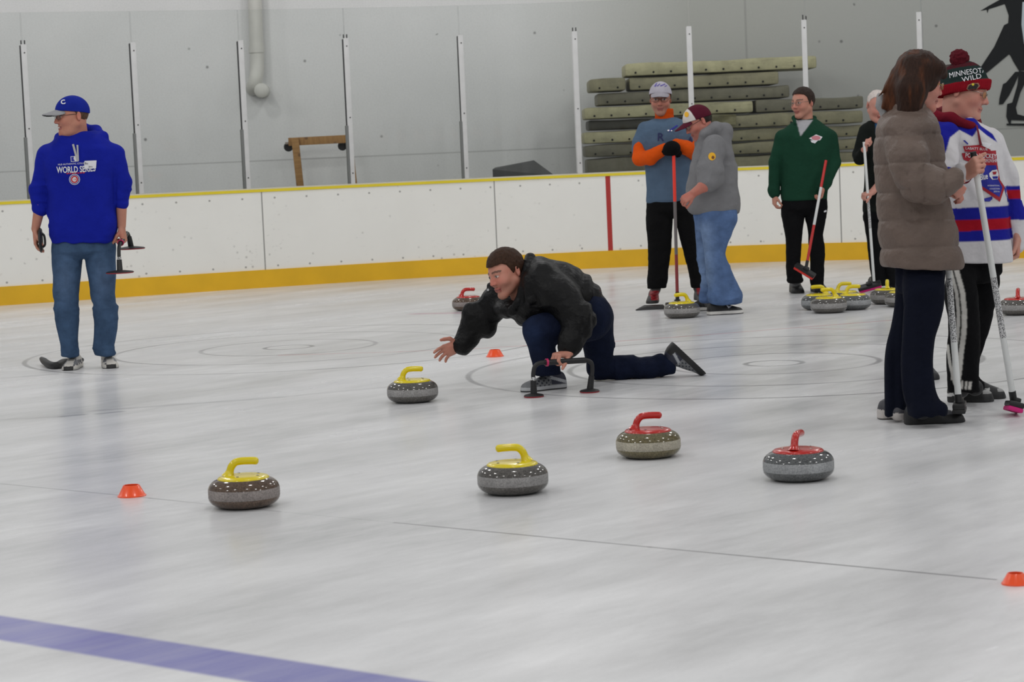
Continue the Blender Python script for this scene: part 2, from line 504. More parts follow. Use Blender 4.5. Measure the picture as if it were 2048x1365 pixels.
bm = bmesh.new(); add_lathe(bm, [(.075, -.22), (.085, -.22), (.088, -.03), (.09, .02), (.07, .036), (.02, .04)], 24, M=Matrix.Translation(cp) @ Matrix.Rotation(math.pi / 2, 4, 'X'))
obj('cap', bm, pipe_m, root)

# ---- upturned wooden frame on castors
WY = WALL_Y - .55
wood_m = bpy.data.materials.new('pine_lumber'); k = NT(wood_m)
nz = k.noise(1.0, 5, .6, k.scaled((3, 3, 22)))
c_ = k.mix(k.ramp(nz, .3, .7, 0, 1), rgba((176, 134, 78)), rgba((142, 102, 56)))
vo = k.n('ShaderNodeTexVoronoi'); vo.inputs['Scale'].default_value = 6; k.l(k.coord(), vo.inputs['Vector'])
c_ = k.mix(k.ramp(vo.outputs['Distance'], .08, .16, .7, 0), c_, rgba((84, 52, 30)))
k.l(c_, k.b.inputs['Base Color']); k.b.inputs['Roughness'].default_value = .7
root = empty('wooden_frame', (P(650, 340, WY)[0], WY, WZ), 'bare pine frame on black castors upturned behind the boards', 'frame')
rp = Vector(root.location)
def beam(name, a, b, w, t, parent, m, rp):
    a = Vector(a) - rp; b = Vector(b) - rp; z = (b - a); L = z.length; z.normalize()
    yv = Vector((0, 1, 0)); x = yv.cross(z).normalized(); yv = z.cross(x)
    R = Matrix((x, yv, z)).transposed()
    bm = bmesh.new(); add_box(bm, (0, 0, 0), (w, t, L), bev=.004)
    o = obj(name, bm, m, parent); o.matrix_local = Matrix.Translation((a + b) / 2) @ R.to_4x4(); return o
def toz(a, b, z):     # extend the line a->b down to height z
    a = Vector(a); b = Vector(b); t = (z - a.z) / (b.z - a.z); return a + (b - a) * t
beam('crossbar', P(577, 284, WY), P(703, 277.5, WY), .098, .045, root, wood_m, rp)
beam('leg', P(590, 277, WY - .05), toz(P(590, 277, WY - .05), P(600, 370, WY - .05), WZ), .088, .045, root, wood_m, rp)
beam('leg', P(699, 275, WY - .05), toz(P(699, 275, WY - .05), P(709, 366, WY - .05), WZ), .06, .045, root, wood_m, rp)
for (cx, cy, yy) in ((577, 294, WY + .12), (685, 292, WY + .12)):
    c = Vector(P(cx, cy, yy)) - rp
    bm = bmesh.new(); add_lathe(bm, [(.0, -.02), (.05, -.022), (.058, -.012), (.058, .012), (.05, .022), (.0, .02)], 20, M=Matrix.Translation(c) @ Matrix.Rotation(math.pi / 2, 4, 'X') @ Matrix.Rotation(.3, 4, 'Y'))
    o = obj('castor', bm, mat('black_rubber', (30, 30, 31), .55), root)
    bm = bmesh.new(); add_box(bm, c + Vector((.0, -.05, .045)), (.06, .1, .03), bev=.004)
    obj('castor_bracket', bm, mat('grey_steel', (150, 140, 130), .45, .6), root)

# ---- dark wedge box behind the boards
bY = 26.75
a = P(985, 352, bY); sc_ = pxm(bY)
root_p = (P(1040, 350, bY)[0], bY, WZ)
bm = bmesh.new()
zt = lambda py, px: P(px, py, bY)[2] - WZ
x_ = lambda px: P(px, 340, bY)[0] - root_p[0]
vs = [(x_(985), 0, 0), (x_(1110), 0, 0), (x_(1110), 0, zt(352, 1110)), (x_(985), 0, zt(339, 985)),
      (x_(990), .7, 0), (x_(1098), .7, 0), (x_(1098), .7, zt(343, 1098)), (x_(1070), .7, zt(321, 1070)), (x_(990), .7, zt(336, 990))]
bv = [bm.verts.new(q) for q in vs]
for f in ((0, 1, 2, 3), (1, 5, 6, 2), (0, 3, 8, 4), (4, 8, 7, 6, 5), (2, 6, 7), (3, 2, 7, 8), (0, 4, 5, 1)): bm.faces.new([bv[i] for i in f])
o = obj('foam_wedge', bm, mat('charcoal_vinyl', (92, 92, 92), .7, var=.05), smooth=False, loc=root_p)
tag(o, 'dark grey sloped wedge lying behind the board top', 'wedge')

# ---- stack of old pads
def pad_material(name, c):
    m = bpy.data.materials.new(name); k = NT(m)
    nz = k.noise(5, 5, .65)
    c1 = k.mix(k.ramp(nz, .3, .72, 0, 1), rgba(c), rgba([q * .8 for q in c]))
    c1 = k.mix(k.ramp(k.noise(1, 6, .7, k.scaled((3, 3, 30))), .55, .7, 0, .5), c1, rgba((110, 102, 84)))
    k.l(c1, k.b.inputs['Base Color']); k.b.inputs['Roughness'].default_value = .55
    k.bump(k.noise(7, 4, .6), .4, .03)
    return m
pad_mats = {'cream': pad_material('cream_vinyl', (196, 190, 150)), 'khaki': pad_material('khaki_vinyl', (160, 154, 122)), 'grey': pad_material('grey_vinyl', (128, 124, 104)), 'dark': pad_material('gap_shade_vinyl', (78, 76, 66))}
hole_m = mat('pad_vent_hole', (30, 28, 24), .8)
PADY = 26.95
pads = [  # x0, x1, ytop, ybot (both read at px x = 1170), colour, depth shift, words
    (1250, 1633, 130, 156, 'cream', .0, 'cream pad lying topmost on the pad stack'),
    (1178, 1251, 158, 184, 'khaki', -.05, 'short cream pad sticking out at upper left of the stack'),
    (1258, 1557, 158, 184.5, 'khaki', .03, 'khaki pad directly under the topmost pad'),
    (1194, 1579, 186, 212, 'grey', .06, 'long greyish pad third from the top of the stack'),
    (1168, 1506, 214, 239, 'cream', -.06, 'bright cream pad behind the grey capped player, fourth layer'),
    (1511, 1727, 214.5, 240, 'grey', .0, 'greyish pad topmost of the right stack, behind the head of the player in green'),
    (1176, 1436, 241, 261, 'dark', .1, 'dark filler for a shaded gap at the shoulder height of the orange sleeved player'),  # dark slab standing in for the shade under the pad above
    (1458, 1726, 242, 269, 'khaki', -.03, 'khaki pad second from the top of the right stack'),
    (1167, 1456, 263, 288, 'cream', -.04, 'cream pad level with the orange sleeved player\'s chest'),
    (1462, 1726, 271.5, 296, 'khaki', .02, 'khaki pad third from the top of the right stack'),
    (1170, 1452, 290.5, 315, 'grey', -.02, 'greyish pad level with the orange sleeve'),
    (1460, 1725, 298.5, 322, 'khaki', -.04, 'khaki pad fourth from the top of the right stack'),
    (1174, 1454, 317.5, 352, 'grey', .02, 'lowest pad of the left stack, just above the boards'),
    (1462, 1724, 324.5, 346, 'khaki', .0, 'lowest pad of the right stack, just above the boards'),
]
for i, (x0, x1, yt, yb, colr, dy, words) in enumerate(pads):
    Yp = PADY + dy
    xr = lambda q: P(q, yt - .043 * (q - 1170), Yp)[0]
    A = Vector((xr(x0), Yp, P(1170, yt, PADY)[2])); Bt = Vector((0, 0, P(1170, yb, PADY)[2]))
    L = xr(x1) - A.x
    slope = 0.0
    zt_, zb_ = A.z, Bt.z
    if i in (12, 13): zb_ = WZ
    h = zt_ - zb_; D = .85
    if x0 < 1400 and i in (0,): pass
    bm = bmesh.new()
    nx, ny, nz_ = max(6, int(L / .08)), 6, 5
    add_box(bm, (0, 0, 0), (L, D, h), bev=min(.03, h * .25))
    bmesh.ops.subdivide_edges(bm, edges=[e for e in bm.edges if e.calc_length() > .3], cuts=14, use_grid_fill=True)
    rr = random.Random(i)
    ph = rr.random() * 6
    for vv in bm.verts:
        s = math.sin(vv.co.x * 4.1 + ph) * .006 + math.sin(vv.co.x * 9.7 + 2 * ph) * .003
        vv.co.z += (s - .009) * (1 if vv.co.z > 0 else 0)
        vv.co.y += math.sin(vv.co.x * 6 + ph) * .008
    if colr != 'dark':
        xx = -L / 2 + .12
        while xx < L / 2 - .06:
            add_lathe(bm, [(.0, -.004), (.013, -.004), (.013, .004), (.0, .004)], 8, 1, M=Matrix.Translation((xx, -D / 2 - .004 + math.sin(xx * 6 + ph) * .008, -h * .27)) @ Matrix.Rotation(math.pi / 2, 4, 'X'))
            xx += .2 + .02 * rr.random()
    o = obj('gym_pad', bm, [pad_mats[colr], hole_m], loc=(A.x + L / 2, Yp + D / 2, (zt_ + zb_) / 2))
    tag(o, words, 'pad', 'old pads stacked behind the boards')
# loose torn cover corner on the right stack
bm = bmesh.new()
vs = []
for i in range(9):
    for j in range(5):
        p = P(1424 + i * 6, 229 + j * 5, PADY - .12 - .03 * math.sin(i * .5 + j))
        vs.append(bm.verts.new(p))
for i in range(8):
    for j in range(4):
        bm.faces.new((vs[i * 5 + j], vs[(i + 1) * 5 + j], vs[(i + 1) * 5 + j + 1], vs[i * 5 + j + 1]))
bmesh.ops.solidify(bm, geom=bm.faces[:], thickness=.012)
tag(obj('pad_cover', bm, pad_mats['cream']), 'torn pale pad cover hanging from the right stack behind the grey hoodie', 'pad cover')

# ---- painted skaters on the back wall
mural_m = mat('black_mural_paint', (30, 31, 32), .85, spec=.1)
mural_pale = mat('pale_mural_paint', (196, 206, 212), .7)
MY = WALL_Y - .006
def flat_poly(bm, pts, Y, mi=0, th=.004):
    vs = [bm.verts.new(P(x, y, Y)) for x, y in pts]
    f = bm.faces.new(vs); f.material_index = mi
    r = bmesh.ops.extrude_face_region(bm, geom=[f])
    for q in r['geom']:
        if isinstance(q, bmesh.types.BMVert): q.co.y += th
        if isinstance(q, bmesh.types.BMFace): q.material_index = mi
bm = bmesh.new()
def Z7(pts): return [(1920 + x / 4.875, y / 4.875) for x, y in pts]
for part in ([(200, 105), (270, 62), (400, -10), (470, -60), (520, -20), (435, 40), (280, 90), (268, 128), (260, 95)],
             [(430, 20), (470, -60), (800, -60), (800, 400), (600, 640), (475, 528), (330, 465), (430, 245), (470, 225), (475, 150)],
             [(335, 455), (480, 528), (250, 720), (180, 690)],
             [(470, 500), (800, 380), (800, 560), (640, 690), (575, 690), (520, 600)],
             [(540, 700), (585, 700), (530, 830), (480, 930), (420, 1015), (380, 1020), (385, 960), (420, 820), (450, 805)],
             [(575, 690), (640, 700), (640, 800), (590, 900), (545, 1050), (560, 1115), (700, 1150), (700, 1178), (500, 1170), (475, 1195), (452, 1140), (460, 1015), (510, 1000), (560, 830)],
             [(455, 1205), (700, 1205), (700, 1226), (455, 1222)], [(478, 1165), (500, 1165), (495, 1210), (475, 1210)]):
    flat_poly(bm, Z7(part), MY - .0012 * len(bm.faces) / 6)
flat_poly(bm, Z7([(610, 20), (800, 10), (800, 430), (625, 430), (600, 240)]), MY - .006, 1)
o = obj('wall_mural', bm, [mural_m, mural_pale], smooth=False)
tag(o, 'black silhouette of figure skaters painted on the back wall', 'mural')

# ================================================================== curling stones
def granite(name, c, rough, spark=.38, coat=0.0):
    m = bpy.data.materials.new(name); k = NT(m)
    vo = k.n('ShaderNodeTexVoronoi'); vo.inputs['Scale'].default_value = 240; k.l(k.coord(), vo.inputs['Vector'])
    sepc = k.n('ShaderNodeSeparateColor'); k.l(vo.outputs['Color'], sepc.inputs[0])
    f = k.ramp(sepc.outputs[0], 0, 1, 1 - spark, 1 + spark)
    f2 = k.ramp(k.noise(14, 3), .3, .7, .88, 1.12)
    cm = k.n('ShaderNodeVectorMath', operation='SCALE'); cm.inputs[0].default_value = rgba(c)[:3]
    k.l(k.math('MULTIPLY', f, f2), cm.inputs['Scale']); k.l(cm.outputs[0], k.b.inputs['Base Color'])
    k.b.inputs['Roughness'].default_value = rough
    k.b.inputs['Specular IOR Level'].default_value = .5
    return m
GR = {
    'brown': [granite('brown_granite_polished', (92, 76, 64), .1), granite('brown_granite_band', (140, 132, 128), .6, .3)],
    'grey': [granite('grey_granite_polished', (90, 87, 83), .1), granite('grey_granite_band', (146, 144, 142), .6, .25)],
    'olive': [granite('olive_granite_polished', (104, 96, 70), .1), granite('olive_granite_band', (166, 160, 144), .6, .25)],
    'blue': [granite('blue_grey_granite_polished', (90, 92, 92), .1), granite('blue_grey_granite_band', (150, 152, 153), .6, .25)],
}
HM = {'yellow': mat('yellow_plastic_handle', (228, 206, 10), .25, coat=.3), 'red': mat('red_plastic_handle', (186, 34, 26), .25, coat=.3)}
bolt2 = mat('chrome_bolt', (170, 168, 160), .3, .9)
STONE_ME = {}
def stone_meshes(kind, hc):
    key = (kind, hc)
    if key in STONE_ME: return STONE_ME[key]
    R, H = .1455, .122
    prof = [(.05, 0.003), (.06, 0), (.072, 0)]
    for i in range(1, 13):      # lower flank
        a = -math.pi / 2 + (math.pi / 2) * i / 12
        prof.append((.072 + (R - .072) * math.cos(a), .043 * (1 + math.sin(a))))
    prof = prof[:-1] + [(R - .0012, .0425)]
    zb0 = .0425
    up = []
    for i in range(0, 10):
        a = (math.pi / 2) * (1 - .9) + (math.pi / 2) * .9 * i / 9
        up.append((.07 + (R - .07) * math.cos(a) ** .92, .073 + (H - .073) * math.sin(a)))
    mi = [0] * (len(prof) - 1)
    bandz = .047
    me = {}
    bm = bmesh.new()
    add_lathe(bm, prof, 48, 0)
    add_lathe(bm, up + [(.06, H), (.02, H)], 48, 0)
    me['b'] = (bm, GR[kind][0])
    bm2 = bmesh.new()
    add_lathe(bm2, [(R * .98, zb0 - .004), (R, zb0), (R + .0004, .06), (R, .078), (R * .985, .081)], 48, 0)
    # handle plate
    bm3 = bmesh.new()
    add_lathe(bm3, [(.05, H - .004), (.103, H - .010), (.106, H - .006), (.105, H - .002), (.099, H + .003), (.085, H + .0065), (.05, H + .009), (.0, H + .010)], 40)
    bm4 = bmesh.new()
    path = smooth_path([(-.060, 0, H + .003), (-.054, 0, H + .02), (-.046, 0, H + .043), (-.03, 0, H + .06), (-.008, 0, H + .065), (.03, 0, H + .065), (.056, 0, H + .063)], 5)
    nP = len(path); rad = []
    for i, p in enumerate(path):
        z = p.z - H
        r = .0155 + (.016 * max(0, 1 - z / .03) ** 1.5)
        rad.append(r)
    path += [V((.062, 0, H + .0628)), V((.0655, 0, H + .0626))]; rad += [.012, .006]
    add_tube(bm4, path, rad, 16, flat=1.0)
    bolts = []
    for (bx, by_) in ((.06, .035), (.06, -.035), (-.02, .06), (-.02, -.06)):
        bm5 = bmesh.new(); add_lathe(bm5, [(.0, 0), (.006, 0), (.006, .003), (.003, .0045), (0, .0045)], 10, M=Matrix.Translation((bx, by_, H + .0062))); bolts.append(('bolt', bm5, bolt2))
    out = []
    for nm, bmx, mm in [('granite_body', bm, GR[kind][0]), ('striking_band', bm2, GR[kind][1]), ('handle_plate', bm3, HM[hc]), ('handle', bm4, HM[hc])] + bolts:
        o = obj(nm, bmx, mm); me_ = o.data; bpy.data.objects.remove(o); out.append((nm, me_))
    STONE_ME[key] = out
    return out
def stone(px, py, kind, hc, deg, label, group=None):
    """px,py: centre of the footprint's nearest edge on the ice"""
    g = G(px, py); g = g + np.array([0, .082, 0])
    root = empty('curling_stone', (g[0], g[1], 0), label, 'curling stone', group, rz=math.radians(deg))
    for nm, me_ in stone_meshes(kind, hc):
        link(bpy.data.objects.new(nm, me_), root)
    return root
YG, RG = 'yellow handled curling stones', 'red handled curling stones'
stone(485, 1020, 'brown', 'yellow', 4, 'brown granite curling stone with yellow handle beside the orange cone, nearest the camera', YG)
stone(1027, 992, 'grey', 'yellow', 184, 'grey curling stone with yellow handle whose grip points left, in the near centre', YG)
stone(1300, 919, 'olive', 'red', 5, 'olive brown curling stone with red handle in the middle of the ice', RG)
stone(1603, 965, 'blue', 'red', 68, 'grey curling stone with red handle seen end-on, in front of the woman', RG)
stone(825, 807, 'grey', 'yellow', 6, 'grey curling stone with yellow handle just released below the reaching hand', YG)
stone(937, 622, 'brown', 'red', 5, 'distant red handled curling stone half hidden by the crouching player\'s arm', RG)
stone(1366, 637, 'grey', 'yellow', 205, 'yellow handled curling stone at the feet of the person in the grey hoodie', YG)
CG = 'yellow handled stones gathered before the player in green'
stone(1641, 620.5, 'blue', 'yellow', 190, 'yellow handled stone at the left back of the gathered cluster', CG)
stone(1661, 627, 'grey', 'yellow', 195, 'yellow handled stone at the front of the gathered cluster', CG)
stone(1709.5, 620.5, 'blue', 'yellow', 8, 'yellow handled stone at the right front of the gathered cluster', CG)
stone(1692, 614, 'blue', 'yellow', 10, 'yellow handled stone at the back of the gathered cluster', CG)
stone(1779, 609, 'grey', 'yellow', 80, 'yellow handled stone beside the woman\'s navy trouser leg, its grip end-on', CG)
stone(1809, 614.5, 'grey', 'yellow', 120, 'grey stone almost hidden behind the woman\'s navy trouser leg', CG)
stone(2042, 631, 'grey', 'red', 75, 'red handled curling stone cut by the right edge', RG)

# ---- orange disc cones
def cone(px, py, wpx, label):
    g = G(px, py); r = wpx / 2 / pxm(g[1])
    g[1] += r
    bm = bmesh.new()
    h = r * .78
    add_lathe(bm, [(r, 0), (r * 1.0, .004), (r * .93, .006), (r * .58, h * .96), (r * .55, h), (r * .50, h), (r * .5, h * .9), (r * .86, .004), (r * .9, 0)], 32, close=False)
    o = obj('marker_cone', bm, mat('orange_plastic_cone', (255, 84, 24), .35, coat=.2), loc=(g[0], g[1], 0))
    tag(o, label, 'cone', 'orange marker cones')
cone(259, 997, 58, 'orange disc cone on the ice left of the brown yellow handled stone')
cone(990, 715, 36, 'small distant orange disc cone under the crouching player\'s outstretched arm')
cone(2038, 1174, 58, 'orange disc cone cut by the right edge of the ice')

# ================================================================== sculpting engine (implicit surfaces -> one smooth mesh)
def nrm(v):
    v = np.asarray(v, float); return v / np.linalg.norm(v)
_LAT = RNG.random((32, 32, 32)).astype(np.float32)
def vnoise(p):
    p = np.asarray(p, np.float32); i = np.floor(p).astype(int); f = p - i; f = f * f * (3 - 2 * f); i &= 31; j = (i + 1) & 31
    x0, y0, z0 = i[:, 0], i[:, 1], i[:, 2]; x1, y1, z1 = j[:, 0], j[:, 1], j[:, 2]; fx, fy, fz = f[:, 0], f[:, 1], f[:, 2]
    def L(a, b, t): return a + (b - a) * t
    return L(L(L(_LAT[x0, y0, z0], _LAT[x1, y0, z0], fx), L(_LAT[x0, y1, z0], _LAT[x1, y1, z0], fx), fy),
             L(L(_LAT[x0, y0, z1], _LAT[x1, y0, z1], fx), L(_LAT[x0, y1, z1], _LAT[x1, y1, z1], fx), fy), fz) * 2 - 1
def fbm(p, n=3):
    p = np.asarray(p); o = 0; a = 1
    for k in range(n):
        o = o + a * vnoise(p * 2 ** k + 7.3 * k); a *= .5
    return o
def catmull(t, v, n=60):
    """smooth (monotone-ish) resampling of keys"""
    t = np.asarray(t, float); v = np.asarray(v, float)
    tt = np.linspace(t[0], t[-1], n)
    m = np.gradient(v, t) if len(t) > 1 else np.zeros_like(v)
    d = np.diff(v) / np.diff(t)
    for i in range(1, len(t) - 1):
        if d[i - 1] * d[i] <= 0: m[i] = 0
        else: m[i] = 2 * d[i - 1] * d[i] / (d[i - 1] + d[i])
    m[0] = d[0]; m[-1] = d[-1]
    k = np.clip(np.searchsorted(t, tt) - 1, 0, len(t) - 2)
    h = t[k + 1] - t[k]; s = (tt - t[k]) / h
    out = (2 * s ** 3 - 3 * s ** 2 + 1) * v[k] + (s ** 3 - 2 * s ** 2 + s) * h * m[k] + (-2 * s ** 3 + 3 * s ** 2) * v[k + 1] + (s ** 3 - s ** 2) * h * m[k + 1]
    return tt, out

class Sdf:
    def __init__(s): s.ops = []
    def op(s, fn, lo, hi, k=.015, kind='+'):
        s.ops.append((fn, np.asarray(lo, float), np.asarray(hi, float), k, kind)); return s
    def cap(s, a, b, ra, rb, k=.015, flat=None, kind='+'):
        a = np.asarray(a, float); b = np.asarray(b, float); ab = b - a; L2 = float(ab @ ab) + 1e-12
        R = max(ra, rb)
        def fn(x, y, z):
            qx, qy, qz = x - a[0], y - a[1], z - a[2]
            t = np.clip((qx * ab[0] + qy * ab[1] + qz * ab[2]) / L2, 0, 1)
            cx, cy, cz = qx - t * ab[0], qy - t * ab[1], qz - t * ab[2]
            r = ra + (rb - ra) * t
            if flat is None: return np.sqrt(cx * cx + cy * cy + cz * cz) - r
            n, sc = flat
            dn = cx * n[0] + cy * n[1] + cz * n[2]; e = dn * (1 / sc - 1)
            cx, cy, cz = cx + e * n[0], cy + e * n[1], cz + e * n[2]
            rho = np.sqrt(cx * cx + cy * cy + cz * cz)
            return (rho - r) * (sc if sc < 1 else 1.0)
        m = R * max(1, flat[1] if flat else 1)
        return s.op(fn, np.minimum(a, b) - m, np.maximum(a, b) + m, k, kind)
    def chain(s, pts, rads, k=.015, flat=None):
        for i in range(len(pts) - 1): s.cap(pts[i], pts[i + 1], rads[i], rads[i + 1], k, flat)
        return s
    def ell(s, c, A, r, k=.015, kind='+'):
        c = np.asarray(c, float); A = np.asarray(A, float); r = np.asarray(r, float)
        def fn(x, y, z):
            q = (x - c[0], y - c[1], z - c[2]); k0 = 0; k1 = 0
            for i in range(3):
                w = q[0] * A[i][0] + q[1] * A[i][1] + q[2] * A[i][2]
                k0 = k0 + (w / r[i]) ** 2; k1 = k1 + (w / r[i] ** 2) ** 2
            k0 = np.sqrt(k0); k1 = np.sqrt(k1) + 1e-9
            return k0 * (k0 - 1) / k1
        ext = np.sqrt(sum((A[i] * r[i]) ** 2 for i in range(3)))
        return s.op(fn, c - ext, c + ext, k, kind)
    def loft(s, O, ax, u, v, t, a, b, cu=None, cv=None, p=2.0, k=.02, cap=.012, kind='+'):
        O = np.asarray(O, float); ax, u, v = nrm(ax), nrm(u), nrm(v); t = np.asarray(t, float)
        n = len(t); cu = np.zeros(n) if cu is None else cu; cv = np.zeros(n) if cv is None else cv
        T, Aa = catmull(t, a); _, Bb = catmull(t, b); _, Cu = catmull(t, cu); _, Cv = catmull(t, cv)
        def fn(x, y, z):
            q = (x - O[0], y - O[1], z - O[2])
            tt = q[0] * ax[0] + q[1] * ax[1] + q[2] * ax[2]
            tc = np.clip(tt, T[0], T[-1])
            A_ = np.interp(tc, T, Aa); B_ = np.interp(tc, T, Bb)
            pu = q[0] * u[0] + q[1] * u[1] + q[2] * u[2] - np.interp(tc, T, Cu)
            pv = q[0] * v[0] + q[1] * v[1] + q[2] * v[2] - np.interp(tc, T, Cv)
            rho = (np.abs(pu / A_) ** p + np.abs(pv / B_) ** p) ** (1 / p) + 1e-6
            ln = np.sqrt(pu * pu + pv * pv) + 1e-9
            d = np.where(rho < .3, np.maximum(-np.minimum(A_, B_) * .7, (rho - 1) * np.minimum(A_, B_)), ln * (1 - 1 / rho))
            e = np.maximum(T[0] - tt, tt - T[-1])
            h = np.maximum(cap - np.abs(d - e), 0) / cap
            return np.maximum(d, e) + h * h * cap * .25
        lo = np.full(3, 1e9); hi = np.full(3, -1e9)
        for i in list(range(0, len(T), 3)) + [len(T) - 1]:
            c = O + ax * T[i] + u * Cu[i] + v * Cv[i]; ext = np.abs(u) * Aa[i] + np.abs(v) * Bb[i]
            lo = np.minimum(lo, c - ext); hi = np.maximum(hi, c + ext)
        lo -= .02; hi += .02
        return s.op(fn, lo, hi, k, kind)
    def cut(s, pt, n, k=.006):
        """remove the side the normal points to"""
        pt = np.asarray(pt, float); n = nrm(n)
        return s.op(lambda x, y, z: (x - pt[0]) * n[0] + (y - pt[1]) * n[1] + (z - pt[2]) * n[2], (-99,) * 3, (99,) * 3, k, '&')
    def extend(s, other, off=0.0, kinds='+-&'):
        for fn, lo, hi, k, kind in other.ops:
            if kind not in kinds: continue
            if kind == '+': s.ops.append((lambda x, y, z, fn=fn: fn(x, y, z) + off, lo, hi, k, kind))
            else: s.ops.append((fn, lo, hi, k, kind))
        return s
    def bake(s, h, relax=1):
        los = [o[1] for o in s.ops if o[4] == '+']; his = [o[2] for o in s.ops if o[4] == '+']
        lo = np.min(los, 0) - 4 * h; hi = np.max(his, 0) + 4 * h
        N = np.ceil((hi - lo) / h).astype(int) + 1
        d = np.full(N, .5, np.float32)
        ax = [(lo[i] + h * np.arange(N[i])).astype(np.float32) for i in range(3)]
        for fn, a, b, k, kind in s.ops:
            m = k + 2.5 * h
            i0 = np.clip(np.floor((a - m - lo) / h).astype(int), 0, N - 1); i1 = np.clip(np.ceil((b + m - lo) / h).astype(int) + 1, 1, N)
            sl = tuple(slice(i0[q], i1[q]) for q in range(3))
            if any(i1[q] <= i0[q] for q in range(3)): continue
            x = ax[0][sl[0]][:, None, None]; y = ax[1][sl[1]][None, :, None]; z = ax[2][sl[2]][None, None, :]
            e = np.broadcast_to(fn(x, y, z), d[sl].shape).astype(np.float32, copy=False); c = d[sl]
            if kind == '+':
                hh = np.maximum(k - np.abs(c - e), 0) / k; d[sl] = np.minimum(c, e) - hh * hh * k * .25
            elif kind == '-':
                e = -e; hh = np.maximum(k - np.abs(c - e), 0) / k; d[sl] = np.maximum(c, e) + hh * hh * k * .25
            else:
                hh = np.maximum(k - np.abs(c - e), 0) / k; d[sl] = np.maximum(c, e) + hh * hh * k * .25
        return surface_nets(d, lo, h, relax)

def surface_nets(d, lo, h, relax):
    ins = d < 0
    cnt = np.zeros(np.array(d.shape) - 1, np.uint8)
    for c in range(8):
        ox, oy, oz = c & 1, c >> 1 & 1, c >> 2 & 1
        cnt += ins[ox:d.shape[0] - 1 + ox, oy:d.shape[1] - 1 + oy, oz:d.shape[2] - 1 + oz]
    ci = np.argwhere((cnt > 0) & (cnt < 8))
    idx = np.full(cnt.shape, -1, np.int32); idx[ci[:, 0], ci[:, 1], ci[:, 2]] = np.arange(len(ci))
    cv = [d[ci[:, 0] + (c & 1), ci[:, 1] + (c >> 1 & 1), ci[:, 2] + (c >> 2 & 1)] for c in range(8)]
    acc = np.zeros((len(ci), 3)); w = np.zeros(len(ci))
    for c in range(8):
        for ax in range(3):
            if c >> ax & 1: continue
            c2 = c | 1 << ax
            a, b = cv[c], cv[c2]; m = (a < 0) != (b < 0)
            t = np.where(m, a / np.where(m, a - b, 1), 0)
            p = np.array([c & 1, c >> 1 & 1, c >> 2 & 1], float)[None, :].repeat(len(ci), 0); p[:, ax] += t
            acc += p * m[:, None]; w += m
    verts = lo + h * (ci + acc / w[:, None])
    quads = []
    for ax in range(3):
        o = [a for a in range(3) if a != ax]
        s0 = [slice(None)] * 3; s1 = [slice(None)] * 3; s0[ax] = slice(0, -1); s1[ax] = slice(1, None)
        A, B = ins[tuple(s0)], ins[tuple(s1)]
        e = np.argwhere(A != B)
        e = e[(e[:, o[0]] > 0) & (e[:, o[1]] > 0) & (e[:, o[0]] < d.shape[o[0]] - 1) & (e[:, o[1]] < d.shape[o[1]] - 1)]
        flip = A[e[:, 0], e[:, 1], e[:, 2]]
        q = []
        for da, db in ((0, 0), (1, 0), (1, 1), (0, 1)):
            g = e.copy(); g[:, o[0]] -= da; g[:, o[1]] -= db; q.append(idx[g[:, 0], g[:, 1], g[:, 2]])
        q = np.stack(q, 1)
        fl = flip if ax != 1 else ~flip
        q[fl] = q[fl][:, ::-1]
        quads.append(q)
    quads = np.concatenate(quads)
    a, b, c, e = (verts[quads[:, i]] for i in range(4))
    if np.einsum('ij,ij->', a - lo, np.cross(c - a, e - b)) < 0: quads = quads[:, ::-1]
    for _ in range(relax):
        verts = lap(verts, quads, .5)
    return verts, quads
def lap(v, q, f):
    acc = np.zeros_like(v); n = np.zeros(len(v))
    for a, b in ((0, 1), (1, 2), (2, 3), (3, 0)):
        for i, j in ((q[:, a], q[:, b]), (q[:, b], q[:, a])):
            for c in range(3): acc[:, c] += np.bincount(i, v[j, c], len(v))
            n += np.bincount(i, minlength=len(v))
    n = np.maximum(n, 1)
    return v + f * (acc / n[:, None] - v)
def vnormals(v, q):
    fn = np.cross(v[q[:, 2]] - v[q[:, 0]], v[q[:, 3]] - v[q[:, 1]])
    n = np.zeros_like(v)
    for a in range(4):
        for c in range(3): n[:, c] += np.bincount(q[:, a], fn[:, c], len(v))
    return n / (np.linalg.norm(n, axis=1)[:, None] + 1e-12)
def to_px(v):
    d = np.asarray(v) - CAMP
    w = d @ D0
    return np.stack([1024 + FPX * (d @ CR) / w, 682.5 - FPX * (d @ CU) / w], 1)
def in_poly(p, poly):
    poly = np.asarray(poly, float); x, y = p[:, 0], p[:, 1]; r = np.zeros(len(p), bool); j = len(poly) - 1
    for i in range(len(poly)):
        xi, yi = poly[i]; xj, yj = poly[j]
        c = ((yi > y) != (yj > y)) & (x < (xj - xi) * (y - yi) / (yj - yi + 1e-12) + xi)
        r ^= c; j = i
    return r
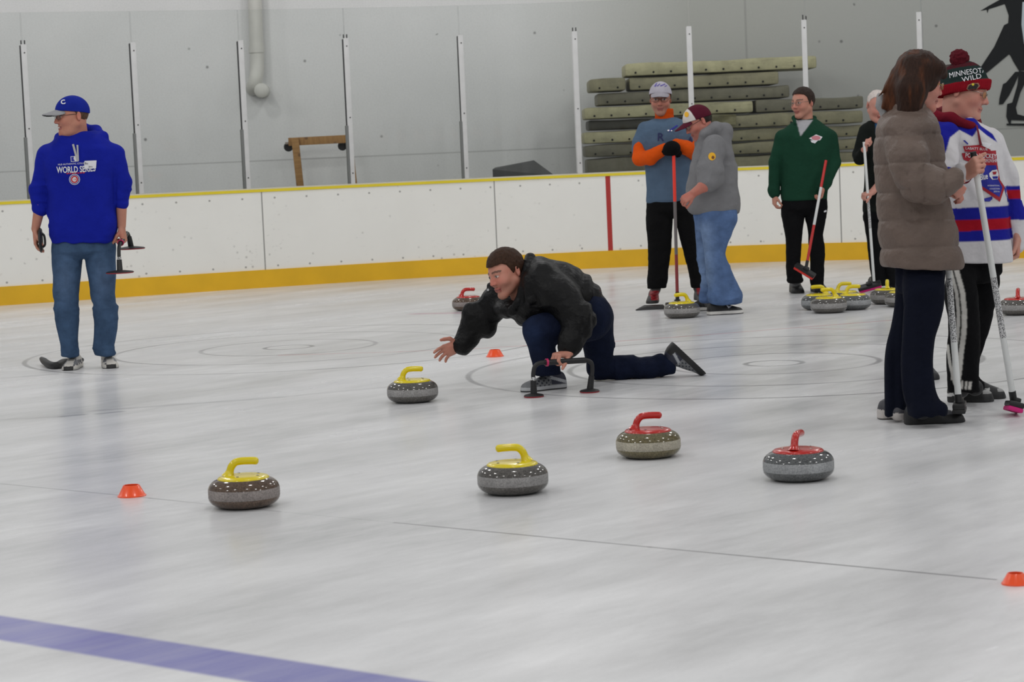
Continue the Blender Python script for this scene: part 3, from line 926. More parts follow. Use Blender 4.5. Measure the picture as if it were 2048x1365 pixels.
def mesh_obj(name, v, q, m, parent=None, base=None, tint=None, smooth=True):
    me = bpy.data.meshes.new(name)
    vv = np.ascontiguousarray((v - base) if base is not None else v, dtype=np.float32)
    me.vertices.add(len(vv)); me.vertices.foreach_set('co', vv.ravel())
    qq = np.ascontiguousarray(q, dtype=np.int32)
    me.loops.add(qq.size); me.loops.foreach_set('vertex_index', qq.ravel())
    me.polygons.add(len(qq)); me.polygons.foreach_set('loop_start', np.arange(0, qq.size, 4, dtype=np.int32))
    me.polygons.foreach_set('use_smooth', np.ones(len(qq), bool))
    me.update(calc_edges=True); me.validate()
    if tint is not None:
        at = me.color_attributes.new('tint', 'FLOAT_COLOR', 'POINT')
        c = np.ones((len(vv), 4), np.float32); c[:, :3] = tint; at.data.foreach_set('color', c.ravel())
    me.materials.append(m)
    o = bpy.data.objects.new(name, me)
    return link(o, parent)
def flat_tint(v, c): return np.tile(np.array(lin(c), np.float32), (len(v), 1))
def paintc(t, mask, c, f=1.0):
    c = np.array(lin(c), np.float32)
    w = (mask.astype(np.float32) if mask.dtype == bool else mask)[:, None] * f
    t[:] = t * (1 - w) + c * w
    return t
def sstep(x, a, b):
    t = np.clip((x - a) / (b - a), 0, 1); return t * t * (3 - 2 * t)

# ------------------------------------------------------------------ cloth and skin surfaces
skin_m = mat('skin', None, .55, attr=True, var=.05, vscale=25, bump=.05, bscale=180, bdist=.001)
skin_m.node_tree.nodes['Principled BSDF'].inputs['Subsurface Weight'].default_value = .08
skin_m.node_tree.nodes['Principled BSDF'].inputs['Subsurface Radius'].default_value = (.02, .008, .004)
knit_m = mat('knit_cloth', None, .9, attr=True, var=.07, vscale=9, bump=.6, bscale=9, bdist=.03, spec=.12)
denim_m = mat('denim_cloth', None, .85, attr=True, var=.22, vscale=12, bump=.8, bscale=15, bdist=.02, spec=.12)
nylon_m = mat('nylon_cloth', None, .5, attr=True, var=.1, vscale=8, bump=.8, bscale=13, bdist=.024, spec=.22)
black_m = mat('soft_black_cloth', None, .85, attr=True, var=.1, vscale=8, bump=.7, bscale=13, bdist=.02, spec=.12)
shoe_m = mat('shoe_leather', None, .55, attr=True, var=.05, vscale=20)
hair_m = bpy.data.materials.new('hair'); k = NT(hair_m)
at = k.n('ShaderNodeAttribute'); at.attribute_name = 'tint'
hn = k.noise(1.0, 4, .7, k.scaled((130, 130, 16)))
cm = k.n('ShaderNodeVectorMath', operation='SCALE'); k.l(at.outputs[0], cm.inputs[0]); k.l(k.ramp(hn, .3, .7, .6, 1.45), cm.inputs['Scale'])
k.l(cm.outputs[0], k.b.inputs['Base Color']); k.b.inputs['Roughness'].default_value = .6; k.b.inputs['Specular IOR Level'].default_value = .18
k.bump(hn, .6, .006)
lens_m = glass_m
frame_m = mat('dark_spectacle_frame', (30, 26, 24), .35)
wire_m = mat('thin_metal_frame', (120, 116, 110), .3, .8)

# ------------------------------------------------------------------ figures
class Fig:
    def __init__(s, px, py, label):
        g = G(px, py); s.Y = float(g[1]); s.base = np.array([g[0], g[1], 0.0]); s.sc = FPX / s.Y; s.label = label
        s.body = Sdf(); s.root = None; s.skin = (190, 132, 112); s.kids = []; s.paint = []
    def L(s, px, py, dy=0.0): return P(px, py, s.Y + dy)
    def r(s, px): return px / s.sc
    def zl(s, S, keys, ratio=.7, dy=0.0, ang=0.0, p=2.2, k=.02, cap=.012):
        """upright loft; keys = (xl, xr, y[, depth half-size in m or None[, dy]]) in photo pixels at the figure's depth"""
        rows = []
        for q in keys:
            d = q[4] if len(q) > 4 else dy
            a = s.L(q[0], q[2], d); b = s.L(q[1], q[2], d)
            hw = (b[0] - a[0]) / 2; dep = q[3] if len(q) > 3 and q[3] else hw * ratio
            rows.append(((a[2] + b[2]) / 2, (a[0] + b[0]) / 2, a[1], hw, dep))
        rows.sort(); R = np.array(rows)
        O = np.array([0, 0, 0.0])
        S.loft(O, (0, 0, 1), (math.cos(ang), math.sin(ang), 0), (-math.sin(ang), math.cos(ang), 0), R[:, 0], R[:, 3], R[:, 4],
               R[:, 1] * math.cos(ang) + R[:, 2] * math.sin(ang), -R[:, 1] * math.sin(ang) + R[:, 2] * math.cos(ang), p=p, k=k, cap=cap)
    # ---------------- head
    def head(s, px, py, dy, fwd, up, Hh, neck=None, neck_r=.058, fat=1.0, skin=None, nose=1.0, lips=(150, 80, 74), brow=(70, 50, 40), eye_open=True, beard=None, smile=0.0):
        if skin: s.skin = skin
        c = s.L(px, py, dy); f = nrm(fwd); u = nrm(np.asarray(up, float) - f * (f @ np.asarray(up, float))); l = np.cross(u, f)
        s.hc, s.hf, s.hu, s.hl, s.Hh = c, f, u, l, Hh
        S = s.body
        def p(a, b, cc): return c + Hh * (a * f + b * l + cc * u)
        s.hp = p; A = (f, l, u); R = lambda *q: np.array(q) * Hh
        S.ell(p(-.03, 0, .13), A, R(.43, .325, .37), .03)
        S.ell(p(.12, 0, -.08), A, R(.265, .27 * fat, .34), .03)
        for q in (-1, 1):
            S.cap(p(-.04, .22 * q * fat, -.2), p(.26, .06 * q, -.42), .10 * Hh, .085 * Hh, .03)
            S.ell(p(.25, .17 * q, -.11), A, R(.11, .10 * fat, .10), .03)
            S.cap(p(.365, .05 * q, .105), p(.32, .2 * q, .10), .042 * Hh, .035 * Hh, .012)
        S.ell(p(.31, 0, -.425), A, R(.075, .09, .07), .02)
        if fat > 1.05: S.ell(p(.1, 0, -.42), A, R(.25, .24, .13), .04)
        for q in (-1, 1): S.ell(p(.42, .145 * q, .03), A, R(.06, .09, .06), .015, '-')
        S.cap(p(.37, 0, .08), p(.465 * nose, 0, -.11), .034 * Hh, .05 * Hh, .012)
        for q in (-1, 1): S.ell(p(.415, .05 * q, -.125), A, R(.045, .038, .036), .008)
        for q in (-1, 1): S.ell(p(.32, .14 * q, .03), A, R(.07, .072, .058), .004)
        S.cap(p(.375, -.075, -.25 + .02 * smile), p(.385, 0, -.25), .028 * Hh, .032 * Hh, .008); S.cap(p(.375, .075, -.25 + .02 * smile), p(.385, 0, -.25), .028 * Hh, .032 * Hh, .008)
        S.cap(p(.365, -.06, -.3), p(.365, .06, -.3), .034 * Hh, .034 * Hh, .008)
        S.cap(p(.43, -.08, -.275 + .02 * smile), p(.43, .08, -.275 + .02 * smile), .012 * Hh, .012 * Hh, .006, kind='-')
        for q in (-1, 1):
            e = nrm(l * q + f * -.45); ee = nrm(np.cross(u, e))
            S.ell(p(-.09, .335 * q * fat ** .5, -.0), (e, ee, u), R(.028, .075, .135), .008)
            S.ell(p(-.075, .37 * q * fat ** .5, .01), (e, ee, u), R(.03, .042, .08), .006, '-')
        if neck is not None:
            S.cap(p(-.12, 0, -.22), neck, neck_r * 1.02, neck_r * 1.08, .025)
        def paint(v, t, s=s):
            q = (v - c) / Hh; a, b, cc = q @ f, q @ l, q @ u
            near = (np.abs(a) < .7) & (np.abs(b) < .5) & (np.abs(cc) < .62)
            red = np.exp(-((a - .27) ** 2 / .02 + (np.abs(b) - .18) ** 2 / .01 + (cc + .1) ** 2 / .015)) + np.exp(-((a - .46) ** 2 / .01 + b ** 2 / .006 + (cc + .11) ** 2 / .01)) + .8 * np.exp(-((a + .09) ** 2 / .01 + (np.abs(b) - .36) ** 2 / .004 + cc ** 2 / .02))
            paintc(t, np.clip(red, 0, 1) * near, (196, 104, 92), .5)
            if beard is not None:
                bm_ = sstep(cc, -.12, -.22) * sstep(a, -.08, .05) * near * (1 - sstep(cc, -.5, -.62))
                paintc(t, bm_, beard, .35)
            lm = near & (a > .33) & (np.abs(b) < .11) & (np.abs(cc + .275) < .05)
            paintc(t, lm, lips, .8)
            paintc(t, near & (a > .33) & (np.abs(b) < .1) & (np.abs(cc + .275 - .02 * smile) < .011), (84, 40, 38), .7)
            if smile > 0: paintc(t, near & (a > .33) & (np.abs(b) < .065) & (np.abs(cc + .262) < .016), (225, 215, 205), .9)
            bw = near & (a > .26) & (np.abs(np.abs(b) - .15) < .10) & (np.abs(cc - .135 + .15 * (np.abs(b) - .15) ** 2 / .01 * .1) < .022)
            paintc(t, bw, brow, .8)
            for sg in (-1, 1):
                de = np.sqrt(((b - .14 * sg) / .064) ** 2 + ((cc - .028) / .027) ** 2)
                em = near & (a > .3) & (de < 1)
                if eye_open:
                    paintc(t, em, (214, 204, 196), .9)
                    paintc(t, near & (a > .3) & (((b - .14 * sg) ** 2 + (cc - .03) ** 2) < .03 ** 2), (50, 40, 36), .95)
                paintc(t, near & (a > .28) & (np.abs(de - 1.05) < .16) & (cc > .03), (80, 52, 46), .7)
                if not eye_open: paintc(t, near & (a > .28) & (np.abs(b - .14 * sg) < .07) & (np.abs(cc - .005) < .014), (70, 46, 42), .8)
            paintc(t, near & (a > .36) & (((np.abs(b) - .04) ** 2 + (cc + .155) ** 2) < .02 ** 2), (110, 56, 52), .7)
        s.paint.append(paint)
        return p
    def hlocal(s, v):
        q = (v - s.hc) / s.Hh; return q @ s.hf, q @ s.hl, q @ s.hu
    def hop(s, S, fn, lo=(-.62, -.48, -.62), hi=(.62, .48, .78), k=.008, kind='+'):
        """op given as a function of head-local (f, l, u); distances in head heights"""
        c, f, l, u, H = s.hc, s.hf, s.hl, s.hu, s.Hh
        cs = np.array([c + H * (f * a + l * b + u * d) for a in (lo[0], hi[0]) for b in (lo[1], hi[1]) for d in (lo[2], hi[2])])
        def g(x, y, z):
            q = (x - c[0], y - c[1], z - c[2])
            w = [(q[0] * e[0] + q[1] * e[1] + q[2] * e[2]) / H for e in (f, l, u)]
            return fn(*w) * H
        S.op(g, cs.min(0), cs.max(0), k, kind)
    @staticmethod
    def el(a, b, c, ca, cb, cc, ra, rb, rc):
        k0 = np.sqrt(((a - ca) / ra) ** 2 + ((b - cb) / rb) ** 2 + ((c - cc) / rc) ** 2)
        k1 = np.sqrt(((a - ca) / ra ** 2) ** 2 + ((b - cb) / rb ** 2) ** 2 + ((c - cc) / rc ** 2) ** 2) + 1e-6
        return k0 * (k0 - 1) / k1
    def short_hair(s, color, thick=.03, line=None, top=.02, streak=.002, name='hair', light=None):
        ln = line or ([-.5, -.3, -.18, -.12, -.05, .02, .06, .12, .2, .3, .45], [-.3, -.28, -.16, .0, .06, -.04, .04, .16, .24, .29, .33])
        H = Sdf()
        s.hop(H, lambda a, b, c: np.maximum(s.el(a, b, c, -.03, 0, .13 + top * .5, .43 + thick, .325 + thick, .37 + thick + top * .5), (np.interp(a, ln[0], ln[1]) - c) * .8))
        v, q = H.bake(.0035, 1)
        n = vnormals(v, q); v = v + n * (fbm(v * 60, 2) * streak)[:, None]
        t = flat_tint(v, color)
        if light is not None: light(s, v, t)
        s.kids.append((name, v, q, hair_m, t))
    def cap(s, crown, brim, front=None, under=None, tilt=0.0, line=((-.45, .45), (.05, .20)), brim_len=.36, brim_w=.30, drop=.06, badge=None, grow=.05, parts=True):
        H = Sdf()
        s.hop(H, lambda a, b, c: np.maximum(s.el(a, b, c, -.03, 0, .15, .43 + grow, .325 + grow, .385 + grow), (np.interp(a, line[0], line[1]) - c)), k=.004)
        v, q = H.bake(.0035, 1); t = flat_tint(v, crown)
        a, b, c = s.hlocal(v)
        if front is not None: paintc(t, a > .12, front)
        s.kids.append(('cap', v, q, knit_m, t))
        B = Sdf(); u0 = line[1][1]
        def bf(a, b, c):
            ra = np.sqrt(((np.maximum(a, .28) - .28) / (brim_len + .12)) ** 2 + (b / brim_w) ** 2)
            pl = (ra - 1) * .25
            pl = np.maximum(pl, .26 - a)
            lv = u0 + .02 - drop * (a - .38) / .36 - 1.7 * b * b
            return np.maximum(pl, np.abs(c - lv) - .017)
        s.hop(B, bf, (.15, -.42, -.35), (1.0, .42, .45), k=.003)
        v, q = B.bake(.0028, 1); t = flat_tint(v, brim)
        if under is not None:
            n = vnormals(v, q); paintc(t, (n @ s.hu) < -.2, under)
        s.kids.append(('>cap_brim', v, q, knit_m, t))
    def glasses(s, m, w=.115, hgt=.07, f0=.44, r=.0013, rimless=False):
        p = s.hp
        bm = bmesh.new()
        lens = bmesh.new()
        for sg in (-1, 1):
            pts = []
            for i in range(17):
                an = 2 * math.pi * i / 16
                cb, cc = math.cos(an), math.sin(an)
                pts.append(p(f0 - .22 * abs(.15 + w * cb) ** 2 * 2.5, sg * (.15 + w * math.copysign(abs(cb) ** .8, cb)), .02 + hgt * math.copysign(abs(cc) ** .8, cc)) - s.base)
            add_tube(bm, pts, r, 6)
            vs = [lens.verts.new(q) for q in pts[:-1]]; lens.faces.new(vs)
            o = .15 + w
            add_tube(bm, [p(f0 - .55 * o ** 2, sg * o, .04) - s.base, p(f0 - .12, sg * .315, .05) - s.base, p(-.06, sg * .345, .06) - s.base], r * 1.3, 6)
        add_tube(bm, [p(f0, -.035, .03) - s.base, p(f0 + .015, 0, .045) - s.base, p(f0, .035, .03) - s.base], r, 6)
        s.post = getattr(s, 'post', []) + [('glasses', bm, m, [('lens', lens, lens_m)])]
    # ---------------- hands
    def hand(s, W, d, n, side, size=.19, curls=((.3, .35, .2),) * 4, spread=(.12, .03, -.05, -.14), thumb=(.55, .75, .25), thumb2=None, S=None, r=1.0, wr=.026):
        """W wrist, d fingers' direction, n the way the palm faces, side=+1/-1 picks the thumb side (side*cross(d,n))"""
        S = S or s.body; g = size / .19
        d = nrm(d); n = nrm(np.asarray(n, float) - d * (d @ np.asarray(n, float))); t = side * np.cross(d, n)
        W = np.asarray(W, float)
        offs = (.031, .0105, -.0105, -.030); Ls = (.072, .080, .074, .058); kd = (.094, .097, .092, .083)
        for i in range(4):
            K = W + g * (d * kd[i] + t * offs[i] - n * .002)
            S.cap(W + g * (d * .008 + t * offs[i] * .55), K, .0155 * g, .0115 * g, .010, flat=(n, .95))
            dd = nrm(d + t * spread[i]); a = 0; p0 = K; rr = (.0098, .0092, .0086, .0074)
            f4 = .92 if i == 3 else 1.0
            for j, (fr, cu) in enumerate(zip((.46, .30, .24), curls[i])):
                a += cu; dv = dd * math.cos(a) + n * math.sin(a); p1 = p0 + dv * Ls[i] * fr * g
                S.cap(p0, p1, rr[j] * g * f4 * r, rr[j + 1] * g * f4 * r, .0035); p0 = p1
        S.ell(W + g * (d * .05 + n * .004), (d, t, n), np.array((.05, .036, .015)) * g, .012)
        S.ell(W + g * (d * .035 + t * .022 + n * .008), (nrm(d + t * .4), t, n), np.array((.034, .017, .015)) * g, .01)
        B = W + g * (d * .022 + t * .024 + n * .004)
        v1 = nrm(d * thumb[0] + t * thumb[1] + n * thumb[2]); m1 = B + v1 * .046 * g
        th2 = thumb2 or (thumb[0] + .3, thumb[1] * .45, thumb[2] + .12)
        v2 = nrm(d * th2[0] + t * th2[1] + n * th2[2]); m2 = m1 + v2 * .033 * g
        v3 = nrm(v2 + n * .25); m3 = m2 + v3 * .024 * g
        S.chain([B, m1, m2, m3], [.0145 * g, .0118 * g, .0105 * g * r, .0085 * g * r], .005)
        return W
    # ---------------- shoes
    def shoe(s, heel, fwd, up, L_, Wd, Hs, tint, name='shoe', ankle=None, sole=None, ar=.042, lift=.0, toe=.5):
        heel = np.asarray(heel, float); f = nrm(fwd); u = nrm(np.asarray(up, float) - f * (f @ np.asarray(up, float))); l = np.cross(u, f)
        S = Sdf()
        tt = np.array((0, .06, .2, .4, .62, .8, .93, 1.0)) * L_
        aw = np.array((.30, .40, .43, .40, .49, .50, .38, .16)) * Wd
        hh = np.array((.62, .9, 1.0, .92, .68, toe + .02, toe * .8, toe * .3)) * Hs
        S.loft(heel, f, l, u, tt, aw, hh, p=2.4, k=.01, cap=.02)
        if ankle is not None: S.cap(heel + f * .23 * L_ + u * Hs * .6, ankle, Wd * .38, ar, .02)
        S.cut(heel, -u, .004)
        v, q = S.bake(.004, 1)
        w = (v - heel); a, b, c = w @ f / L_, w @ l / Wd, w @ u / Hs
        t = tint(a, b, c, v)
        s.kids.append((name, v, q, shoe_m, t))
        s.body.cap(heel + f * .2 * L_ + u * Hs * .4, heel + f * .75 * L_ + u * Hs * .25, Wd * .25, Wd * .2, .01)
        return S
    # ---------------- finish
    def cloth(s, name, S, m, tint, h=.006, disp=None, relax=2, body_off=.024, add_body=True):
        v, q = S.bake(h, relax)
        n = vnormals(v, q)
        if disp is not None:
            v = v + n * np.asarray(disp(v, n))[:, None]; n = vnormals(v, q)
        t = tint(v, n) if callable(tint) else flat_tint(v, tint)
        if callable(tint): t = lap(lap(t.astype(float), q, .5), q, .5)
        s.kids.append((name, v, q, m, t))
        if add_body: s.body.extend(S, body_off, '+')
        return v, q
    def finish(s, h=.0045, extra=None):
        v, q = s.body.bake(h, 1)
        t = flat_tint(v, s.skin)
        fl = fbm(v * 14, 2); paintc(t, sstep(fl, .1, .9), [min(255, c * f) for c, f in zip(s.skin, (1.02, .86, .84))], .5)
        for fn in s.paint: fn(v, t)
        s.root = mesh_obj('person', v, q, skin_m, None, s.base, t)
        s.root.location = s.base
        tag(s.root, s.label, 'person')
        last = None; s.parts = {}
        for name, vv, qq, m, tt in s.kids:
            sub = name.startswith('>')
            o = mesh_obj(name.lstrip('>'), vv, qq, m, last if sub else s.root, s.base, tt)
            if not sub: last = o
            s.parts.setdefault(name.lstrip('>'), (o, vv, qq))
        for name, bm, m, subs in getattr(s, 'post', []):
            o = obj(name, bm, m, s.root)
            for n2, b2, m2 in subs: obj(n2, b2, m2, o)
        return s.root
    # ---------------- prints lying on the cloth
    def bvh(s, names):
        if not hasattr(s, '_b'): s._b = {}
        key = tuple(names)
        if key not in s._b:
            vs = []; qs = []; n = 0
            for nm in names:
                _, v, q = s.parts[nm]; vs.append(v); qs.append(q + n); n += len(v)
            s._b[key] = BVHTree.FromPolygons(np.concatenate(vs).tolist(), np.concatenate(qs).tolist())
        return s._b[key]
    def lay(s, name, bm, on, m, off=.004):
        """bm holds a flat drawing in photo pixels (x, y down); it is laid on the cloth it covers"""
        for _ in range(6):
            es = [e for e in bm.edges if e.calc_length() > 5.0]
            if not es: break
            bmesh.ops.subdivide_edges(bm, edges=es, cuts=1); bmesh.ops.triangulate(bm, faces=bm.faces[:])
        tree = s.bvh(on); miss = []; ts = []
        for vv in bm.verts:
            d = nrm(ray(vv.co.x, vv.co.y)); hit = tree.ray_cast(Vector(CAMP), Vector(d))
            if hit[0] is None: miss.append((vv, d)); continue
            t = (hit[0] - Vector(CAMP)).length; ts.append(t)
            vv.co = hit[0] - Vector(d) * off - Vector(s.base)
        tm = float(np.mean(ts)) if ts else s.Y
        bmesh.ops.delete(bm, geom=[q[0] for q in miss], context='VERTS')
        me = bpy.data.meshes.new(name); bm.to_mesh(me); bm.free(); me.materials.append(m)
        o = bpy.data.objects.new(name, me); link(o, s.parts[on[0]][0]); return o
    def poly(s, name, pts, on, m, off=.004):
        bm = bmesh.new(); bm.faces.new([bm.verts.new((x, y, 0)) for x, y in pts]); bmesh.ops.triangulate(bm, faces=bm.faces[:])
        return s.lay(name, bm, on, m, off)
    def disc(s, name, cx, cy, rx, ry, on, m, off=.004, n=20, inner=0.0):
        bm = bmesh.new()
        o = [bm.verts.new((cx + rx * math.cos(2 * math.pi * i / n), cy + ry * math.sin(2 * math.pi * i / n), 0)) for i in range(n)]
        if inner > 0:
            w = [bm.verts.new((cx + inner * rx * math.cos(2 * math.pi * i / n), cy + inner * ry * math.sin(2 * math.pi * i / n), 0)) for i in range(n)]
            for i in range(n): bm.faces.new((o[i], o[(i + 1) % n], w[(i + 1) % n], w[i]))
        else: bm.faces.new(o)
        bmesh.ops.triangulate(bm, faces=bm.faces[:])
        return s.lay(name, bm, on, m, off)
    def text(s, name, txt, cx, cy, wpx, hpx, on, m, rot=0.0, off=.005, arc=0.0, shear=0.0, bold=.0):
        cu = bpy.data.curves.new('lettering', 'FONT'); cu.body = txt; cu.align_x = 'CENTER'; cu.align_y = 'CENTER'; cu.size = 1; cu.offset = bold; cu.shear = shear; cu.resolution_u = 3
        to = bpy.data.objects.new('lettering', cu); COL.objects.link(to)
        dg = bpy.context.evaluated_depsgraph_get(); me = bpy.data.meshes.new_from_object(to.evaluated_get(dg))
        bpy.data.objects.remove(to); bpy.data.curves.remove(cu)
        bm = bmesh.new(); bm.from_mesh(me); bpy.data.meshes.remove(me)
        if not bm.verts: bm.free(); return None
        x0 = min(v.co.x for v in bm.verts); x1 = max(v.co.x for v in bm.verts); y0 = min(v.co.y for v in bm.verts); y1 = max(v.co.y for v in bm.verts)
        ca, sa = math.cos(rot), math.sin(rot)
        for v in bm.verts:
            x = (v.co.x - (x0 + x1) / 2) / (x1 - x0) * wpx; y = -(v.co.y - (y0 + y1) / 2) / (y1 - y0) * hpx
            y += arc * (x / (wpx / 2)) ** 2
            v.co = (cx + x * ca - y * sa, cy + x * sa + y * ca, 0)
        bmesh.ops.triangulate(bm, faces=bm.faces[:])
        return s.lay(name, bm, on, m, off)

def fold(v, amp, fr):
    return amp * ((1 - 2.2 * np.abs(vnoise(v * np.asarray(fr)))) + .5 * (1 - 2.2 * np.abs(vnoise(v * np.asarray(fr) * 1.9 + 5))))
def wrinkle(amp, fr, aniso=(1, 1, 1.0)):
    a = np.asarray(aniso)
    return lambda v, n: amp * fbm(v * fr * a, 3)
white_ink = mat('white_print', (226, 226, 230), .7)
red_ink = mat('red_print', (190, 40, 52), .7)
blue_ink = mat('blue_print', (36, 40, 150), .7)
navy_ink = mat('navy_print', (34, 40, 86), .7)
gold_ink = mat('gold_print', (226, 170, 30), .7)
dark_ink = mat('dark_print', (30, 28, 30), .7)
UP = (0, 0, 1)

def broom(label, pts, segs, head, r=.0125):
    """pts: shaft from top to bottom (world); segs: (t0, t1, material) along it; head: (centre, direction, length, pad material, body material)"""
    a, b = np.asarray(pts[0]), np.asarray(pts[1])
    base = np.array([b[0], b[1], 0.0])
    root = empty('curling_broom', base, label, 'broom')
    for i, (t0, t1, m, nm) in enumerate(segs):
        bm = bmesh.new(); add_tube(bm, [a + (b - a) * t0 - base, a + (b - a) * t1 - base], r * (1.0 if nm != 'ferrule' else 1.15), 14); obj(nm, bm, m, root)
    if head:
        c, d, L_, padm, bodym, up, wd = head
        c = np.asarray(c); d = nrm(d); u = nrm(np.asarray(up, float) - d * (d @ np.asarray(up, float))); w = np.cross(d, u)
        R = Matrix((d, w, u)).transposed()
        bm = bmesh.new(); add_box(bm, Vector(c - base + u * .018), (L_, wd, .028), R, bev=.009); add_box(bm, Vector(c - base + u * .04), (.05, .04, .03), R, bev=.008); obj('broom_head', bm, bodym, root)
        bm = bmesh.new(); add_box(bm, Vector(c - base - u * .006), (L_ * .97, wd * 1.05, .022), R, bev=.007); obj('brush_pad', bm, padm, root)
    return root

# ================================================================== the people
def sneaker(upper, sole, toe=None, stripes=None, sole_h=.2):
    def f(a, b, c, v):
        t = flat_tint(v, upper)
        if stripes: paintc(t, (np.abs(np.sin(a * 22 + c * 3)) > .75) & (a > .25) & (a < .8), stripes, .9)
        if toe: paintc(t, a > .84, toe)
        paintc(t, c < sole_h, sole)
        return t
    return f
def tape_material():
    m = bpy.data.materials.new('speckled_shaft_wrap'); k = NT(m)
    vo = k.n('ShaderNodeTexVoronoi'); vo.inputs['Scale'].default_value = 160; k.l(k.coord(), vo.inputs['Vector'])
    f = k.ramp(vo.outputs['Distance'], .35, .5, 0, 1)
    k.l(k.mix(f, rgba((60, 60, 62)), rgba((205, 205, 205))), k.b.inputs['Base Color']); k.b.inputs['Roughness'].default_value = .4
    return m
wrap_m = tape_material()
shaft_white = mat('white_shaft', (222, 224, 222), .3)
shaft_grey = mat('grey_fibre_shaft', (112, 106, 106), .35)
shaft_red = mat('red_shaft', (196, 36, 34), .35)
shaft_coral = mat('coral_red_shaft', (248, 66, 50), .35)
shaft_dull = mat('dull_red_shaft', (140, 52, 54), .35)
plast_black = mat('black_plastic', (26, 26, 27), .45)
rub = mat('black_rubber', (30, 30, 31), .55)
pink_m = mat('magenta_brush_pad', (206, 30, 120), .7)
redpad = mat('red_brush_pad', (222, 50, 40), .6)
slid_red = mat('red_slider_rim', (150, 30, 42), .45)

